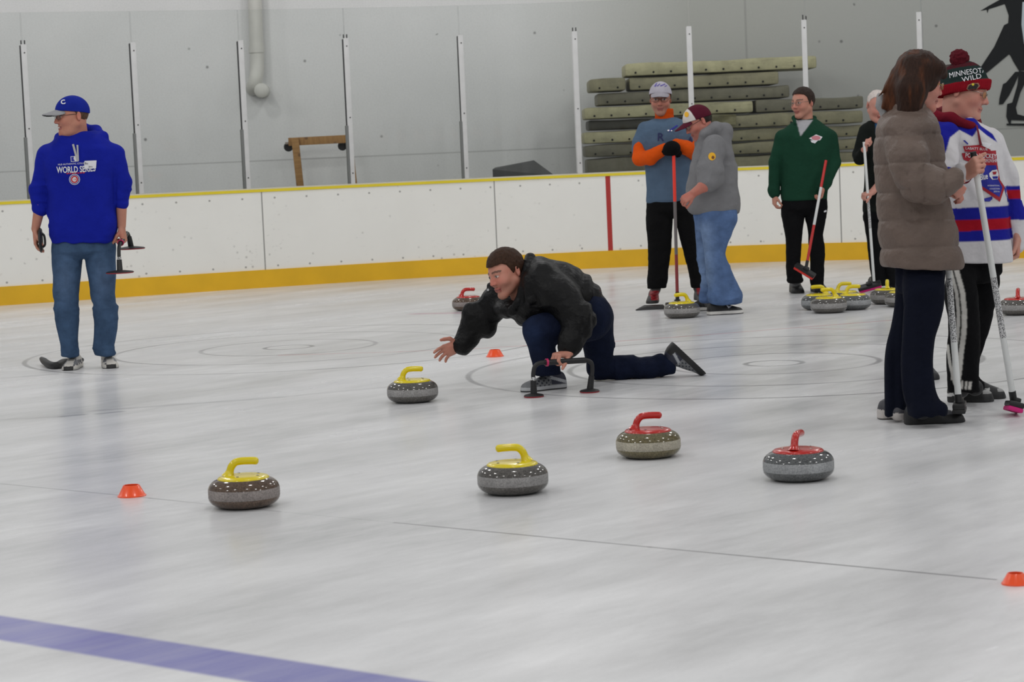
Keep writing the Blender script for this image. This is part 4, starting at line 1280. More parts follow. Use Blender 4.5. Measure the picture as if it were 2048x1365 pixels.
# ---------------------------------------------------------------- person in the blue hoodie
def person_blue():
    F = Fig(178, 737, 'person in a royal blue hoodie, blue cap and jeans standing at the left')
    L = F.L
    top = Sdf()
    F.zl(top, [(132, 190, 264), (112, 208, 275), (97, 225, 289), (88, 236, 303), (86, 238, 325), (92, 232, 360), (98, 230, 400), (96, 232, 440), (98, 233, 468), (102, 230, 478), (103, 230, 485)], .66, p=2.4, k=.03)
    top.chain([L(98, 312), L(79, 375), L(80, 415)], [F.r(24), F.r(17), F.r(16)], .03)
    top.cap(L(72, 388), L(84, 392), F.r(8), F.r(12), .02); top.cap(L(71, 400), L(86, 404), F.r(8), F.r(12), .02)
    top.chain([L(226, 310), L(243, 362), L(243, 403)], [F.r(23), F.r(16), F.r(14)], .03)
    top.cap(L(238, 366), L(253, 364), F.r(12), F.r(8), .02); top.cap(L(240, 382), L(254, 380), F.r(11), F.r(7), .02)
    top.chain([L(150, 291, -.13), L(126, 282, -.09), L(119, 275, .0), L(136, 263, .10), L(165, 258, .15), L(193, 262, .11), L(207, 274, .0), L(188, 283, -.09), L(156, 292, -.13)], [.022, .03, .03, .034, .04, .036, .03, .026, .02], .03)
    F.head(144, 234, -.03, (-.88, -.46, -.04), (-.04, 0, 1), .256, L(158, 285, .02), .064, fat=1.1, skin=(186, 128, 106), smile=1.0, brow=(100, 76, 60))
    F.short_hair((88, 66, 50), .02, ([-.5, -.3, -.16, -.05, .06, .2, .45], [-.26, -.24, -.12, .05, .18, .28, .3]))
    F.cap((24, 40, 140), (150, 150, 152), under=(60, 64, 62), line=((-.45, .45), (.06, .2)), brim_len=.42, drop=.09, grow=.05)
    F.glasses(frame_m)
    def tint(v, n):
        return flat_tint(v, (22, 34, 148))
    def disp(v, n):
        px = to_px(v)
        d = .009 * fbm(v * np.array((4, 4, 5)), 3) + .005 * np.sin((px[:, 0] + px[:, 1] * .7) * .12 + 3 * fbm(v * 3, 1)) * sstep(px[:, 1], 360, 440)
        sl = sstep(px[:, 1], 350, 370) * ((px[:, 0] < 96) | (px[:, 0] > 234))
        d += sl * fold(v, .007, (5, 5, 18))
        return d + .004 * sstep(px[:, 1], 440, 475) * np.sin(px[:, 0] * .18 + 2 * fbm(v * 4, 1))
    F.cloth('hoodie', top, knit_m, tint, .006, disp)
    jn = Sdf()
    F.zl(jn, [(106, 226, 470, .11), (104, 230, 500), (112, 224, 518, .05)], .62, k=.03)
    F.zl(jn, [(108, 164, 472, .09), (104, 167, 496), (104, 164, 527), (106, 161, 560), (108, 157, 588), (111, 154, 606), (110, 156, 622), (112, 157, 645), (117, 157, 672), (122, 157, 698), (123, 158, 714)], .9, k=.012)
    F.zl(jn, [(168, 226, 472, .09), (168, 231, 496), (171, 231, 527), (177, 230, 560), (182, 228, 585), (188, 231, 604), (188, 236, 622), (189, 235, 645), (188, 232, 672), (187, 229, 695), (189, 229, 711)], .9, k=.012)
    def jd(v, n):
        px = to_px(v); k_ = np.exp(-((px[:, 1] - 608) / 26) ** 2) + .8 * sstep(px[:, 1], 680, 705)
        return .006 * fbm(v * np.array((6, 6, 5)), 3) + k_ * fold(v, .009, (5, 5, 13))
    def jt(v, n):
        t = flat_tint(v, (60, 82, 110)); px = to_px(v)
        paintc(t, np.exp(-((px[:, 1] - 560) / 45) ** 2) * .5 * np.exp(-(((px[:, 0] - 130) / 20) ** 2)) + .5 * np.exp(-((px[:, 1] - 560) / 45) ** 2) * np.exp(-(((px[:, 0] - 205) / 20) ** 2)), (92, 114, 146))
        return t
    F.cloth('jeans', jn, denim_m, jt, .006, jd)
    F.body.chain([L(79, 380), L(80, 412), L(71, 458)], [.032, .042, .029], .02)
    F.hand(L(70, 462), (.04, -.12, -1), (1, .1, 0), 1, .19, ((.35, .45, .3), (.4, .5, .3), (.45, .5, .3), (.45, .5, .3)), thumb=(.8, .45, .4))
    F.body.chain([L(243, 366), L(243, 399), L(243, 452)], [.03, .04, .031], .02)
    F.hand(L(244, 456), (.12, -.15, -1), (-1, .25, -.05), -1, .195, ((1.15, 1.35, .8),) * 4, thumb=(.75, .35, .6))
    def st(a, b, c, v):
        t = flat_tint(v, (208, 204, 196))
        paintc(t, (np.abs(b) > .27) & (c > .3) & (c < .62) & (fbm(v * 26, 2) > -.1), (62, 66, 80), .9)
        paintc(t, (a > .55) & (a < .8) & (c > .25) & (np.abs(np.abs(b) - .3) < .08), (110, 112, 118), .9)
        paintc(t, (np.abs(b) < .19) & (a > .36) & (a < .68) & (c > .42), (134, 130, 120))
        paintc(t, (np.abs(b) < .19) & (a > .36) & (a < .68) & (c > .42) & (np.sin(a * 75) > .3), (216, 212, 206))
        paintc(t, c < .16, (190, 188, 182)); paintc(t, (a > .88) & (c < .3) & (np.abs(b) < .3), (30, 30, 30)); paintc(t, c < .05, (34, 34, 34))
        return t
    F.shoe(G(137, 742) + np.array((.008, .30, 0)), (-.03, -1, 0), UP, .31, .115, .1, st, ankle=L(142, 704, .05))
    F.shoe(G(220, 738) + np.array((-.07, .30, 0)), (.26, -.96, 0), UP, .31, .115, .1, st, ankle=L(209, 702, .05))
    F.finish(.0045)
    on = ['hoodie']
    F.text('lettering', 'WORLD SERIES', 152, 339, 78, 13, on, white_ink, -.05, bold=.02, arc=-1)
    F.text('lettering', 'MLB AUTHENTIC COLLECTION', 150, 327.5, 68, 3.4, on, white_ink, -.06)
    for i in range(7): F.poly('red_print', [(133 + i * 5.4, 346.3 - i * .27), (137 + i * 5.4, 346.1 - i * .27), (137 + i * 5.4, 348.3 - i * .27), (133 + i * 5.4, 348.5 - i * .27)], on, red_ink)
    F.poly('league_badge', [(141, 313), (156, 312), (157, 323), (142, 324)], on, white_ink)
    F.poly('league_badge', [(142, 314), (148, 313.5), (147, 318), (150, 322.5), (143, 323)], on, blue_ink, .006)
    F.poly('league_badge', [(151, 313.5), (155.5, 313), (156, 322), (153, 322)], on, red_ink, .006)
    F.disc('round_badge', 149, 359, 11, 11, on, white_ink, .004)
    F.disc('round_badge', 149, 359, 9.8, 9.8, on, blue_ink, .006)
    F.disc('round_badge', 149, 359, 8.2, 8.2, on, white_ink, .0075)
    F.disc('round_badge', 149, 359, 7.4, 7.4, on, red_ink, .009, inner=.62)
    F.text('lettering', 'UBS', 150.5, 359, 7.5, 3.6, on, red_ink, 0, off=.009)
    F.poly('name_sticker', [(169, 322), (193, 321), (192, 337), (168, 338)], on, white_ink, .009)
    F.text('lettering', 'Bo', 173, 327, 6, 4, on, dark_ink, 0, off=.012)
    F.text('lettering', 'Jim', 181, 334, 8, 4, on, dark_ink, 0, off=.012)
    cord = mat('grey_drawcord', (176, 176, 176), .8)
    F.poly('drawcord', [(144, 289), (148, 288), (157, 321), (153, 322)], on, cord, .008)
    F.poly('drawcord', [(153, 290), (156.5, 290), (158, 322), (155, 322)], on, cord, .01)
    F.text('cap_mark', 'C', 126, 204, 9, 9, ['cap'], white_ink, -.2, bold=.03)
    # black slider held edge-on in the other hand
    c = L(81, 481, -.02)
    root = empty('hand_slider', c, 'thin black slider disc held in the right hand of the person in the blue hoodie', 'slider')
    bm = bmesh.new(); add_lathe(bm, [(.0, -.006), (.07, -.01), (.086, -.004), (.088, .004), (.08, .012), (.0, .016)], 32, M=Matrix.Rotation(.12, 4, 'Z') @ Matrix.Rotation(math.pi / 2, 4, 'Y'))
    obj('disc', bm, rub, root)
    bm = bmesh.new(); add_tube(bm, smooth_path([(.01, 0, .05), (.028, 0, .03), (.03, 0, -.03), (.01, 0, -.05)], 4), .008, 8); obj('strap', bm, plast_black, root)
    # stabilizer held in the left hand
    A, B = L(237, 493, -.17), L(256, 463, .17); C_ = L(240, 547, -.2); D_ = L(263, 499, .2)
    stab('black delivery stabilizer dangling from the left hand of the person in the blue hoodie', A, B, C_, D_, .098, .013, F.base, slid_black=True)
    # thick black step-on slider behind the shoe
    pts = [G(*q) for q in ((82, 730), (96, 737), (112, 739.5), (126, 733), (146, 731.5), (163, 728))]
    g0 = pts[2]
    bm = bmesh.new(); pp = smooth_path([Vector(p - np.array([g0[0], g0[1], 0])) + Vector((0, .03, .026 + (.014 if i == 0 else 0))) for i, p in enumerate(pts)], 6)
    add_tube(bm, pp, [.016 + .010 * min(1, min(i, len(pp) - 1 - i) / 3) for i in range(len(pp))], 12)
    o = obj('step_on_slider', bm, rub, loc=(g0[0], g0[1], 0)); tag(o, 'black curved rubber slip-on slider lying on the ice behind a white sneaker', 'slider')

def stab(label, A, B, C, D, dr, tr, base, slid_black=False, tape=True):
    """delivery stabilizer: grip A-B, feet at C (under A) and D (under B)"""
    A, B, C, D = (np.asarray(q, float) for q in (A, B, C, D))
    root = empty('delivery_stabilizer', np.array([base[0], base[1], min(C[2], D[2], base[2])]), label, 'stabilizer')
    o_ = np.array(root.location)
    ax = nrm(B - A)
    bm = bmesh.new(); add_tube(bm, [A + ax * .07 - o_, B - ax * .05 - o_], tr * 1.35, 16); obj('grip', bm, plast_black, root)
    for (E, Ft, sg) in ((A, C, 1), (B, D, -1)):
        dn = nrm(Ft - E)
        path = smooth_path([E + ax * sg * .09 - o_, E + ax * sg * .045 - o_, E + ax * sg * .012 + dn * .018 - o_, E + dn * .06 - o_, Ft - dn * .085 - o_], 5)
        bm = bmesh.new(); add_tube(bm, path, tr, 14); post = obj('post', bm, rub, root)
        bm = bmesh.new(); add_tube(bm, [Ft - dn * .095 - o_, Ft - dn * .01 - o_], [tr * 1.35, tr * 1.6], 14); obj('collar', bm, plast_black, post)
        bm = bmesh.new(); add_lathe(bm, [(.0, .024), (dr * .3, .022), (dr * .9, .014), (dr, .008), (dr * .98, .006)], 28, M=Matrix.Translation(Ft - o_)); foot = obj('slider_foot', bm, rub, root)
        bm = bmesh.new(); add_lathe(bm, [(dr * .98, .009), (dr * 1.0, .006), (dr * .94, .0), (.0, .0)], 28, M=Matrix.Translation(Ft - o_)); obj('foot_rim', bm, slid_red, foot)
        if sg == 1:
            bm = bmesh.new(); add_tube(bm, [E + ax * .078 - o_, E + ax * .09 - o_], tr * 1.8, 16); obj('ring', bm, mat('pink_ring', (190, 34, 92), .4), root)
            m = Ft + (E - Ft) * .44; bm = bmesh.new(); add_tube(bm, [m - dn * .03 - o_, m + dn * .03 - o_], tr * 1.12, 14); obj('sticker', bm, wrap_m, post)
    return root

# ---------------------------------------------------------------- crouching player
def person_crouch():
    F = Fig(1085, 782, 'person in a black jacket and jeans crouching in a lunge with one arm stretched out')
    L = F.L
    jk = Sdf()
    O = L(1020, 560, .2); E1 = L(1200, 630, .2); ax = nrm(E1 - O)
    v_ = np.array((0, 1.0, 0)); v_ = nrm(v_ - ax * (ax @ v_)); u_ = np.cross(v_, ax)
    if u_[2] < 0: u_ = -u_
    ks = [(24, 52, -60, .14), (36, 63, -72, .2), (51, 66, -78, .225), (94, 73, -70, .225), (145, 67, -55, .2), (173, 54, -45, .19), (206, 28, -36, .17)]
    jk.loft(O, ax, u_, v_, [F.r(q[0]) for q in ks], [F.r((q[1] - q[2]) / 2) for q in ks], [q[3] for q in ks], [F.r((q[1] + q[2]) / 2) for q in ks], [0] * len(ks), p=2.2, k=.04, cap=.03)
    jk.ell(L(1014, 617, .24), np.eye(3), (F.r(30), .17, F.r(22)), .03)
    jk.chain([L(1084, 562, .04), L(1118, 590, -.03), L(1160, 640, -.1), L(1143, 684, -.14), L(1136, 699, -.16)], [F.r(38), F.r(36), F.r(30), F.r(22), F.r(19)], .04)
    jk.chain([L(1010, 592, .36), L(957, 638, .40), L(934, 674, .39), L(924, 689, .385)], [F.r(36), F.r(30), F.r(24), F.r(21)], .035)
    jk.cap(L(946, 628, .38), L(973, 655, .38), F.r(25), F.r(24), .02)
    for pts in ([(1060, 517, .2), (1052, 552, .06), (1045, 580, .03), (1035, 604, .03), (1024, 624, .07)], [(984, 574, .36), (989, 600, .32), (1006, 622, .2), (1018, 628, .1)]):
        jk.chain([L(*q) for q in pts], [F.r(9.5)] * len(pts), .012)
    jk.cap(L(1054, 560, .0), L(1060, 600, -.02), F.r(8), F.r(10), .02)
    F.head(1013.5, 547, .13, (-.80, -.54, -.25), (-.27, -.02, .96), .262, L(1045, 592, .2), .062, skin=(196, 136, 116), beard=(120, 84, 66), brow=(70, 46, 34), lips=(164, 88, 80), nose=.97)
    F.short_hair((58, 38, 26), .035, ([-.5, -.3, -.18, -.12, -.05, .02, .06, .12, .2, .3, .45], [-.3, -.28, -.16, .0, .06, -.03, .06, .2, .27, .27, .26]), top=.06)
    def disp(v, n):
        px = to_px(v)
        d = .007 * fbm(v * np.array((6, 5, 6)), 3)
        d += fold(v, .006, (9, 5, 9)) * (.35 + .65 * ((px[:, 0] < 990) | (px[:, 1] > 610)))
        d += .008 * np.exp(-((px[:, 0] - 1190) / 30) ** 2) * np.sin(px[:, 0] * .3)
        return d
    def tint(v, n):
        t = flat_tint(v, (9, 9, 10)); px = to_px(v)
        paintc(t, sstep(fbm(v * 4, 2), .0, .7), (14, 14, 14), .8)
        paintc(t, (px[:, 1] > 656 + .0 * px[:, 0]) & (px[:, 0] < 1085) & (px[:, 0] > 1000), (17, 18, 22))
        return t
    F.cloth('jacket', jk, nylon_m, tint, .006, disp)
    jn = Sdf()
    jn.cap(L(1184, 628, .08), L(1184, 630, .33), F.r(39), F.r(39), .03)
    jn.cap(L(1180, 640, .08), L(1077, 662, -.02), F.r(43), F.r(33), .03)
    F.zl(jn, [(1044, 1104, 645), (1050, 1110, 675), (1058, 1113, 700), (1065, 1119, 728), (1070, 1124, 750)], .95, dy=-.0)
    jn.chain([L(1188, 640, .3), L(1197, 690, .38), L(1199, 735, .44)], [F.r(40), F.r(32), F.r(27)], .03)
    jn.chain([L(1199, 735, .44), L(1250, 737, .47), L(1300, 736, .48), L(1332, 733, .48)], [F.r(25), F.r(25), F.r(23), F.r(21)], .025)
    jn.cap(L(1318, 722, .46), L(1322, 738, .49), F.r(15), F.r(17), .02)
    jn.cut((0, 0, .004), (0, 0, -1), .01)
    def jd(v, n):
        px = to_px(v)
        return .005 * fbm(v * 7, 3) + fold(v, .006, (9, 6, 9)) * sstep(px[:, 1], 690, 740) + fold(v, .004, (14, 6, 6)) * (px[:, 0] > 1230)
    def jt(v, n):
        t = flat_tint(v, (19, 26, 46)); px = to_px(v)
        paintc(t, np.exp(-((px[:, 0] - 1062) / 22) ** 2) * np.exp(-((px[:, 1] - 670) / 30) ** 2), (36, 50, 80), .7)
        return t
    F.cloth('jeans', jn, denim_m, jt, .006, jd)
    # reaching hand (farther arm), palm turned to the camera
    F.body.cap(L(957, 638, .40), L(922, 688, .385), .045, .033, .02)
    F.hand(L(922, 689, .385), (-.90, -.12, -.36), (.1, -.95, -.3), 1, .205, ((.25, .3, .2), (.3, .35, .2), (.4, .4, .25), (.5, .45, .3)), (.05, -.02, -.12, -.3), thumb=(.5, .8, .1))
    # hand on the grip
    F.body.cap(L(1160, 640, -.1), L(1139, 705, -.17), .04, .032, .02)
    F.hand(L(1138, 706, -.18), (-.72, -.62, -.06), (-.10, -.1, -1), 1, .2, ((1.0, 1.2, .6), (1.05, 1.2, .6), (1.05, 1.2, .6), (1.0, 1.2, .6)), thumb=(.7, .3, .65))
    def st(a, b, c, v):
        t = flat_tint(v, (112, 114, 116))
        paintc(t, (a < .38) & (c > .3), (40, 42, 58))
        paintc(t, (np.abs(c - .42 - .9 * (a - .1)) < .09) & (a < .42), (168, 170, 174))
        paintc(t, (a > .4) & (a < .78) & (np.sin(a * 60) * np.sin(c * 26) > .35), (44, 46, 56))
        paintc(t, c < .24, (176, 178, 180)); paintc(t, c < .07, (24, 24, 24))
        return t
    def st2(a, b, c, v):
        t = st(a, b, c, v); paintc(t, c < .36 + .35 * (a < .16), (24, 24, 25)); return t
    hl = G(1131, 777.5) + np.array((0, .05, 0)); tl = G(1041, 785)
    F.shoe(hl + np.array((0, .0, 0)), tl - hl, UP, .30, .105, .105, st, ankle=L(1102, 740, .04), toe=.55)
    hb = L(1345, 684, .46); tb = L(1410, 745, .48)
    F.shoe(hb, tb - hb, (-.62, -.05, -.78), .285, .105, .10, st2, ankle=L(1332, 734, .48), toe=.42)
    # small shoe tongue of white sock edge under the back ankle
    F.finish(.004)
    F.poly('logo_patch', [(1198, 576), (1206, 578), (1211, 590), (1203, 590)], ['jacket'], mat('dark_red_patch', (96, 26, 34), .7), .004)
    F.disc('snap_button', 976, 580, 2.4, 2.4, ['jacket'], mat('pale_snap', (170, 172, 172), .4), .005)
    c1 = G(1068, 796.5); c2 = G(1180, 787)
    A = P(1066, 728, c1[1]); B = P(1186, 719, c2[1])
    c1 = c1 + np.array((0, .05, 0)); c2 = c2 + np.array((0, .05, 0)); A = P(1066, 727, c1[1]); B = P(1187, 720, c2[1])
    stab('black delivery stabilizer with red feet standing on the ice under the crouching player\'s hand', A, B, (c1[0], c1[1], 0), (c2[0], c2[1], 0), .058, .0125, (c1 + c2) / 2)

# ---------------------------------------------------------------- player with orange sleeves
def person_orange():
    F = Fig(1320, 616, 'person in a grey-blue t-shirt with orange sleeves leaning on a broom')
    L = F.L
    sh = Sdf()
    F.zl(sh, [(1306, 1352, 236), (1288, 1366, 243), (1280, 1376, 251), (1277, 1380, 268), (1282, 1382, 300), (1289, 1386, 330), (1293, 1388, 370), (1292, 1386, 398), (1293, 1384, 405)], .62, p=2.4)
    sh.chain([L(1290, 258), L(1279, 285), L(1276, 300)], [F.r(16), F.r(14), F.r(13)], .02)
    sh.chain([L(1370, 256), L(1384, 285), L(1387, 300)], [F.r(16), F.r(14), F.r(13)], .02)
    sl = Sdf()
    sl.chain([L(1279, 280), L(1280, 317, -.05), L(1300, 315, -.15), L(1330, 297, -.2)], [F.r(12), F.r(15), F.r(15), F.r(11)], .02)
    sl.chain([L(1386, 280), L(1390, 306, -.05), L(1372, 295, -.15), L(1354, 289, -.2)], [F.r(12), F.r(15), F.r(14), F.r(11)], .02)
    nk = Sdf()
    F.zl(nk, [(1309, 1347, 218), (1310, 1347, 228), (1309, 1348, 240), (1311, 1346, 248)], .85)
    F.head(1321, 199, -.02, (-.12, -1, -.1), (.02, -.05, 1), .262, L(1328, 240), .06, fat=.94, skin=(180, 124, 104), beard=(120, 90, 76), brow=(80, 60, 48))
    F.short_hair((62, 46, 38), .03, ([-.5, -.3, -.16, -.05, .06, .2, .45], [-.26, -.24, -.12, -.02, .14, .28, .3]))
    F.cap((176, 172, 182), (160, 156, 164), under=(70, 66, 70), line=((-.45, .45), (.08, .25)), brim_len=.34, drop=.12, grow=.05)
    F.glasses(frame_m)
    F.cloth('turtleneck', nk, knit_m, (196, 74, 18), .006, wrinkle(.003, 20))
    F.cloth('sleeve', sl, knit_m, (216, 84, 20), .006, lambda v, n: .004 * fbm(v * 14, 3))
    F.cloth('t_shirt', sh, knit_m, (84, 104, 126), .006, lambda v, n: .005 * fbm(v * np.array((6, 6, 4)), 3))
    gl = Sdf()
    for W, d, n, sd in ((L(1333, 296, -.2), (.9, -.25, -.15), (.1, -.2, -1), 1), (L(1353, 291, -.22), (-.8, -.3, -.1), (.0, -.3, -1), -1)):
        F.hand(W, d, n, sd, .2, ((.9, 1.0, .7),) * 4, S=gl, r=1.2)
    gl.ell(L(1344, 297, -.27), np.eye(3), (F.r(17), .06, F.r(15)), .02)
    F.cloth('gloves', gl, black_m, (14, 14, 15), .0045, None, 1)
    pt = Sdf()
    F.zl(pt, [(1294, 1384, 395), (1293, 1386, 420), (1300, 1380, 436, .05)], .62, k=.03)
    F.zl(pt, [(1296, 1345, 409, .1), (1293, 1346, 420), (1292, 1346, 450), (1294, 1344, 475), (1296, 1342, 500), (1296, 1339, 525), (1295, 1336, 550), (1294, 1333, 578)], .85, k=.012)
    F.zl(pt, [(1342, 1384, 409, .1), (1344, 1388, 420), (1352, 1392, 450), (1360, 1396, 478), (1367, 1400, 503), (1373, 1404, 530), (1379, 1408, 555), (1382, 1409, 576)], .9, k=.012)
    F.cloth('trousers', pt, black_m, (15, 15, 16), .007, lambda v, n: .005 * fbm(v * np.array((7, 7, 12)), 3))
    def st(a, b, c, v):
        t = flat_tint(v, (62, 60, 60)); paintc(t, (np.abs(b) < .24) & (a > .3) & (a < .72) & (c > .45), (150, 24, 34)); paintc(t, (np.abs(b) < .2) & (np.sin(a * 70) > .7) & (a > .35) & (a < .7) & (c > .45), (200, 70, 70)); px = to_px(v); paintc(t, in_poly(px, [(1300, 582), (1318, 582), (1317, 601), (1302, 601)]) | in_poly(px, [(1392, 570), (1408, 570), (1406, 590), (1394, 590)]), (146, 20, 32)); paintc(t, (in_poly(px, [(1300, 582), (1318, 582), (1317, 601), (1302, 601)])) & (np.sin(px[:, 1] * 1.1 + px[:, 0] * .5) > .75), (196, 60, 60)); paintc(t, c < .2, (34, 34, 34)); return t
    g1 = G(1306, 612); g2 = G(1398, 608)
    F.shoe(g1 + np.array((.02, .1, .03)), (-.15, -1, 0), UP, .29, .11, .115, st, ankle=L(1312, 578, .0))
    F.shoe(g2 + np.array((0, .1, .03)), (.2, -1, 0), UP, .29, .11, .115, st, ankle=L(1396, 576, .0))
    F.finish(.0055)
    F.text('lettering', 'R', 1322, 274, 13, 16, ['t_shirt'], navy_ink, .03, bold=.02)
    F.text('lettering', 'A', 1381, 280, 11, 13, ['t_shirt'], navy_ink, .03, bold=.02)
    F.poly('shirt_stripe', [(1336, 262), (1354, 250), (1356, 252), (1338, 264)], ['t_shirt'], blue_ink)
    F.disc('shirt_mark', 1337, 261, 2.2, 1.6, ['t_shirt'], white_ink, .005); F.disc('shirt_mark', 1343, 261.5, 1.6, 1.4, ['t_shirt'], white_ink, .005)
    for pl in ([(1308, 173), (1312, 166), (1315, 166), (1311, 174)], [(1313, 172), (1319, 167), (1321, 168), (1315, 173)], [(1320, 171), (1330, 167), (1331, 169), (1321, 173)], [(1329, 172), (1334, 170), (1334, 172), (1330, 174)]):
        F.poly('cap_mark', pl, ['cap'], mat('lilac_print', (96, 86, 160), .7))
    # slip-on sliders under both shoes
    for (px, py, w, lb) in ((1300, 620, 58, 'black wedge slider under the red laced shoe of the player in orange sleeves'), (1400, 622, 46, 'black slider under the other foot of the player in orange sleeves, beside a black sneaker')):
        g = G(px, py); r = w / 2 / pxm(g[1])
        bm = bmesh.new()
        vs = [(-r, -.02, 0), (r, -.02, 0), (r, .2, 0), (-r * .3, .2, 0), (-r, -.02, .008), (-r * .2, .0, .028), (r, -.01, .028), (r, .2, .028), (-r * .3, .2, .028)]
        bv = [bm.verts.new(q) for q in vs]
        for f in ((3, 2, 1, 0), (0, 1, 6, 5, 4), (1, 2, 7, 6), (2, 3, 8, 7), (3, 0, 4, 8), (4, 5, 8), (5, 6, 7, 8)): bm.faces.new([bv[i] for i in f])
        o = obj('slip_on_slider', bm, rub, smooth=False, loc=(g[0], g[1], 0)); tag(o, lb, 'slider', 'sliders of the player in orange sleeves')
    a = L(1347, 300, -.27); b = P(1355, 607, F.Y - .27); zb = b[2]
    b = a + (b - a) * ((a[2] - .03) / (a[2] - zb))
    broom('curling broom with coral red shaft held by the person with orange sleeves', (a, b), ((0, .33, shaft_coral, 'grip'), (.33, .67, shaft_grey, 'shaft'), (.67, .91, shaft_dull, 'lower_shaft'), (.91, 1, plast_black, 'ferrule')),
          (b + np.array((0, 0, .0)), (1, .2, 0), .2, redpad, plast_black, UP, .07), r=.014)

# ---------------------------------------------------------------- player in the grey hoodie
def person_grey():
    F = Fig(1452, 628, 'person in a grey hoodie, jeans and a maroon and white cap looking down')
    L = F.L
    hd = Sdf()
    F.zl(hd, [(1402, 1448, 258), (1396, 1460, 270), (1390, 1463, 288), (1386, 1467, 310), (1382, 1470, 330), (1376, 1473, 352), (1371, 1476, 376), (1370, 1479, 396), (1372, 1480, 410), (1376, 1479, 420), (1384, 1476, 428)], .85, p=2.3)
    hd.chain([L(1398, 284, .0), L(1410, 268, -.07), L(1432, 258, -.07), L(1448, 262, .0), L(1452, 272, .05)], [.03, .045, .055, .06, .05], .03)
    hd.chain([L(1398, 284, .02), L(1408, 268, .1), L(1440, 258, .1)], [.03, .04, .05], .03)
    hd.chain([L(1428, 292, -.22), L(1420, 340, -.28), L(1416, 362, -.30)], [F.r(23), F.r(24), F.r(22)], .03)
    hd.cap(L(1420, 352, -.28), L(1430, 358, -.28), F.r(18), F.r(17), .02)
    hd.chain([L(1410, 300, .2), L(1398, 350, .22)], [F.r(20), F.r(18)], .03)
    F.head(1397, 246, .0, (-.87, -.16, -.42), (-.40, 0, .91), .252, L(1420, 278, .0), .062, fat=1.1, skin=(178, 112, 96), brow=(80, 60, 50), beard=(120, 80, 70))
    F.short_hair((48, 40, 38), .025, ([-.5, -.3, -.16, -.05, .06, .2, .45], [-.26, -.24, -.12, .02, .16, .28, .3]))
    F.cap((82, 26, 42), (84, 30, 46), front=(206, 200, 196), line=((-.45, .45), (.04, .2)), brim_len=.42, drop=.08, grow=.055)
    F.glasses(frame_m)
    def disp(v, n):
        px = to_px(v)
        return .006 * fbm(v * np.array((5, 5, 6)), 3) + fold(v, .008, (5, 5, 8)) * (.4 + np.exp(-((px[:, 1] - 340) / 26) ** 2))
    F.cloth('hoodie', hd, knit_m, (122, 122, 124), .006, disp)
    F.body.chain([L(1416, 355, -.29), L(1408, 372, -.33), L(1388, 386, -.34)], [.052, .047, .034], .02)
    F.hand(L(1386, 387, -.34), (-.82, -.3, -.5), (.2, .75, -.5), 1, .19, ((.9, 1.0, .6),) * 4, thumb=(.75, .4, .3))
    jn = Sdf()
    F.zl(jn, [(1386, 1477, 415), (1388, 1473, 440), (1394, 1462, 462, .08)], .75, k=.03)
    F.zl(jn, [(1388, 1440, 440), (1391, 1438, 475), (1394, 1440, 518), (1402, 1446, 558), (1401, 1448, 585), (1399, 1450, 602)], .8, dy=.16, k=.02)
    F.zl(jn, [(1396, 1475, 420, .1), (1400, 1474, 440), (1404, 1463, 470), (1408, 1451, 508), (1412, 1459, 532), (1416, 1467, 558), (1416, 1478, 580), (1414, 1482, 592), (1420, 1484, 606)], .75, dy=-.08, k=.02)
    def jd(v, n):
        px = to_px(v)
        return .006 * fbm(v * 7, 3) + fold(v, .011, (5, 5, 10)) * sstep(px[:, 1], 480, 570)
    def jt(v, n):
        t = flat_tint(v, (84, 108, 148)); px = to_px(v)
        paintc(t, np.exp(-((px[:, 0] - 1410) / 18) ** 2) * sstep(px[:, 1], 430, 460) * (1 - sstep(px[:, 1], 560, 590)), (122, 144, 176), .6); return t
    F.cloth('jeans', jn, denim_m, jt, .006, jd)
    def st(a, b, c, v):
        t = flat_tint(v, (28, 28, 30)); paintc(t, c < .26, (226, 224, 218)); paintc(t, c < .06, (40, 40, 40))
        return t
    h = G(1415, 631); F.shoe(h + np.array((0, .0, 0)), (1, .25, 0), UP, .31, .11, .11, st, ankle=L(1440, 604, -.05))
    h2 = G(1432, 622); F.shoe(h2 + np.array((.0, .1, 0)), (-1, -.1, 0), UP, .27, .11, .11, st, ankle=L(1420, 600, .15))
    F.finish(.0055)
    F.disc('sleeve_patch', 1424, 313, 7.5, 8, ['hoodie'], gold_ink, .004)
    F.disc('sleeve_patch', 1426, 315, 3, 3.2, ['hoodie'], mat('brown_print', (110, 66, 24), .7), .006)
    F.disc('cap_patch', 1373, 229, 4.5, 5.5, ['cap'], gold_ink, .004)
    F.poly('shoe_mark', [(1452, 610), (1457, 617), (1476, 606), (1458, 613)], ['shoe'], white_ink, .004)

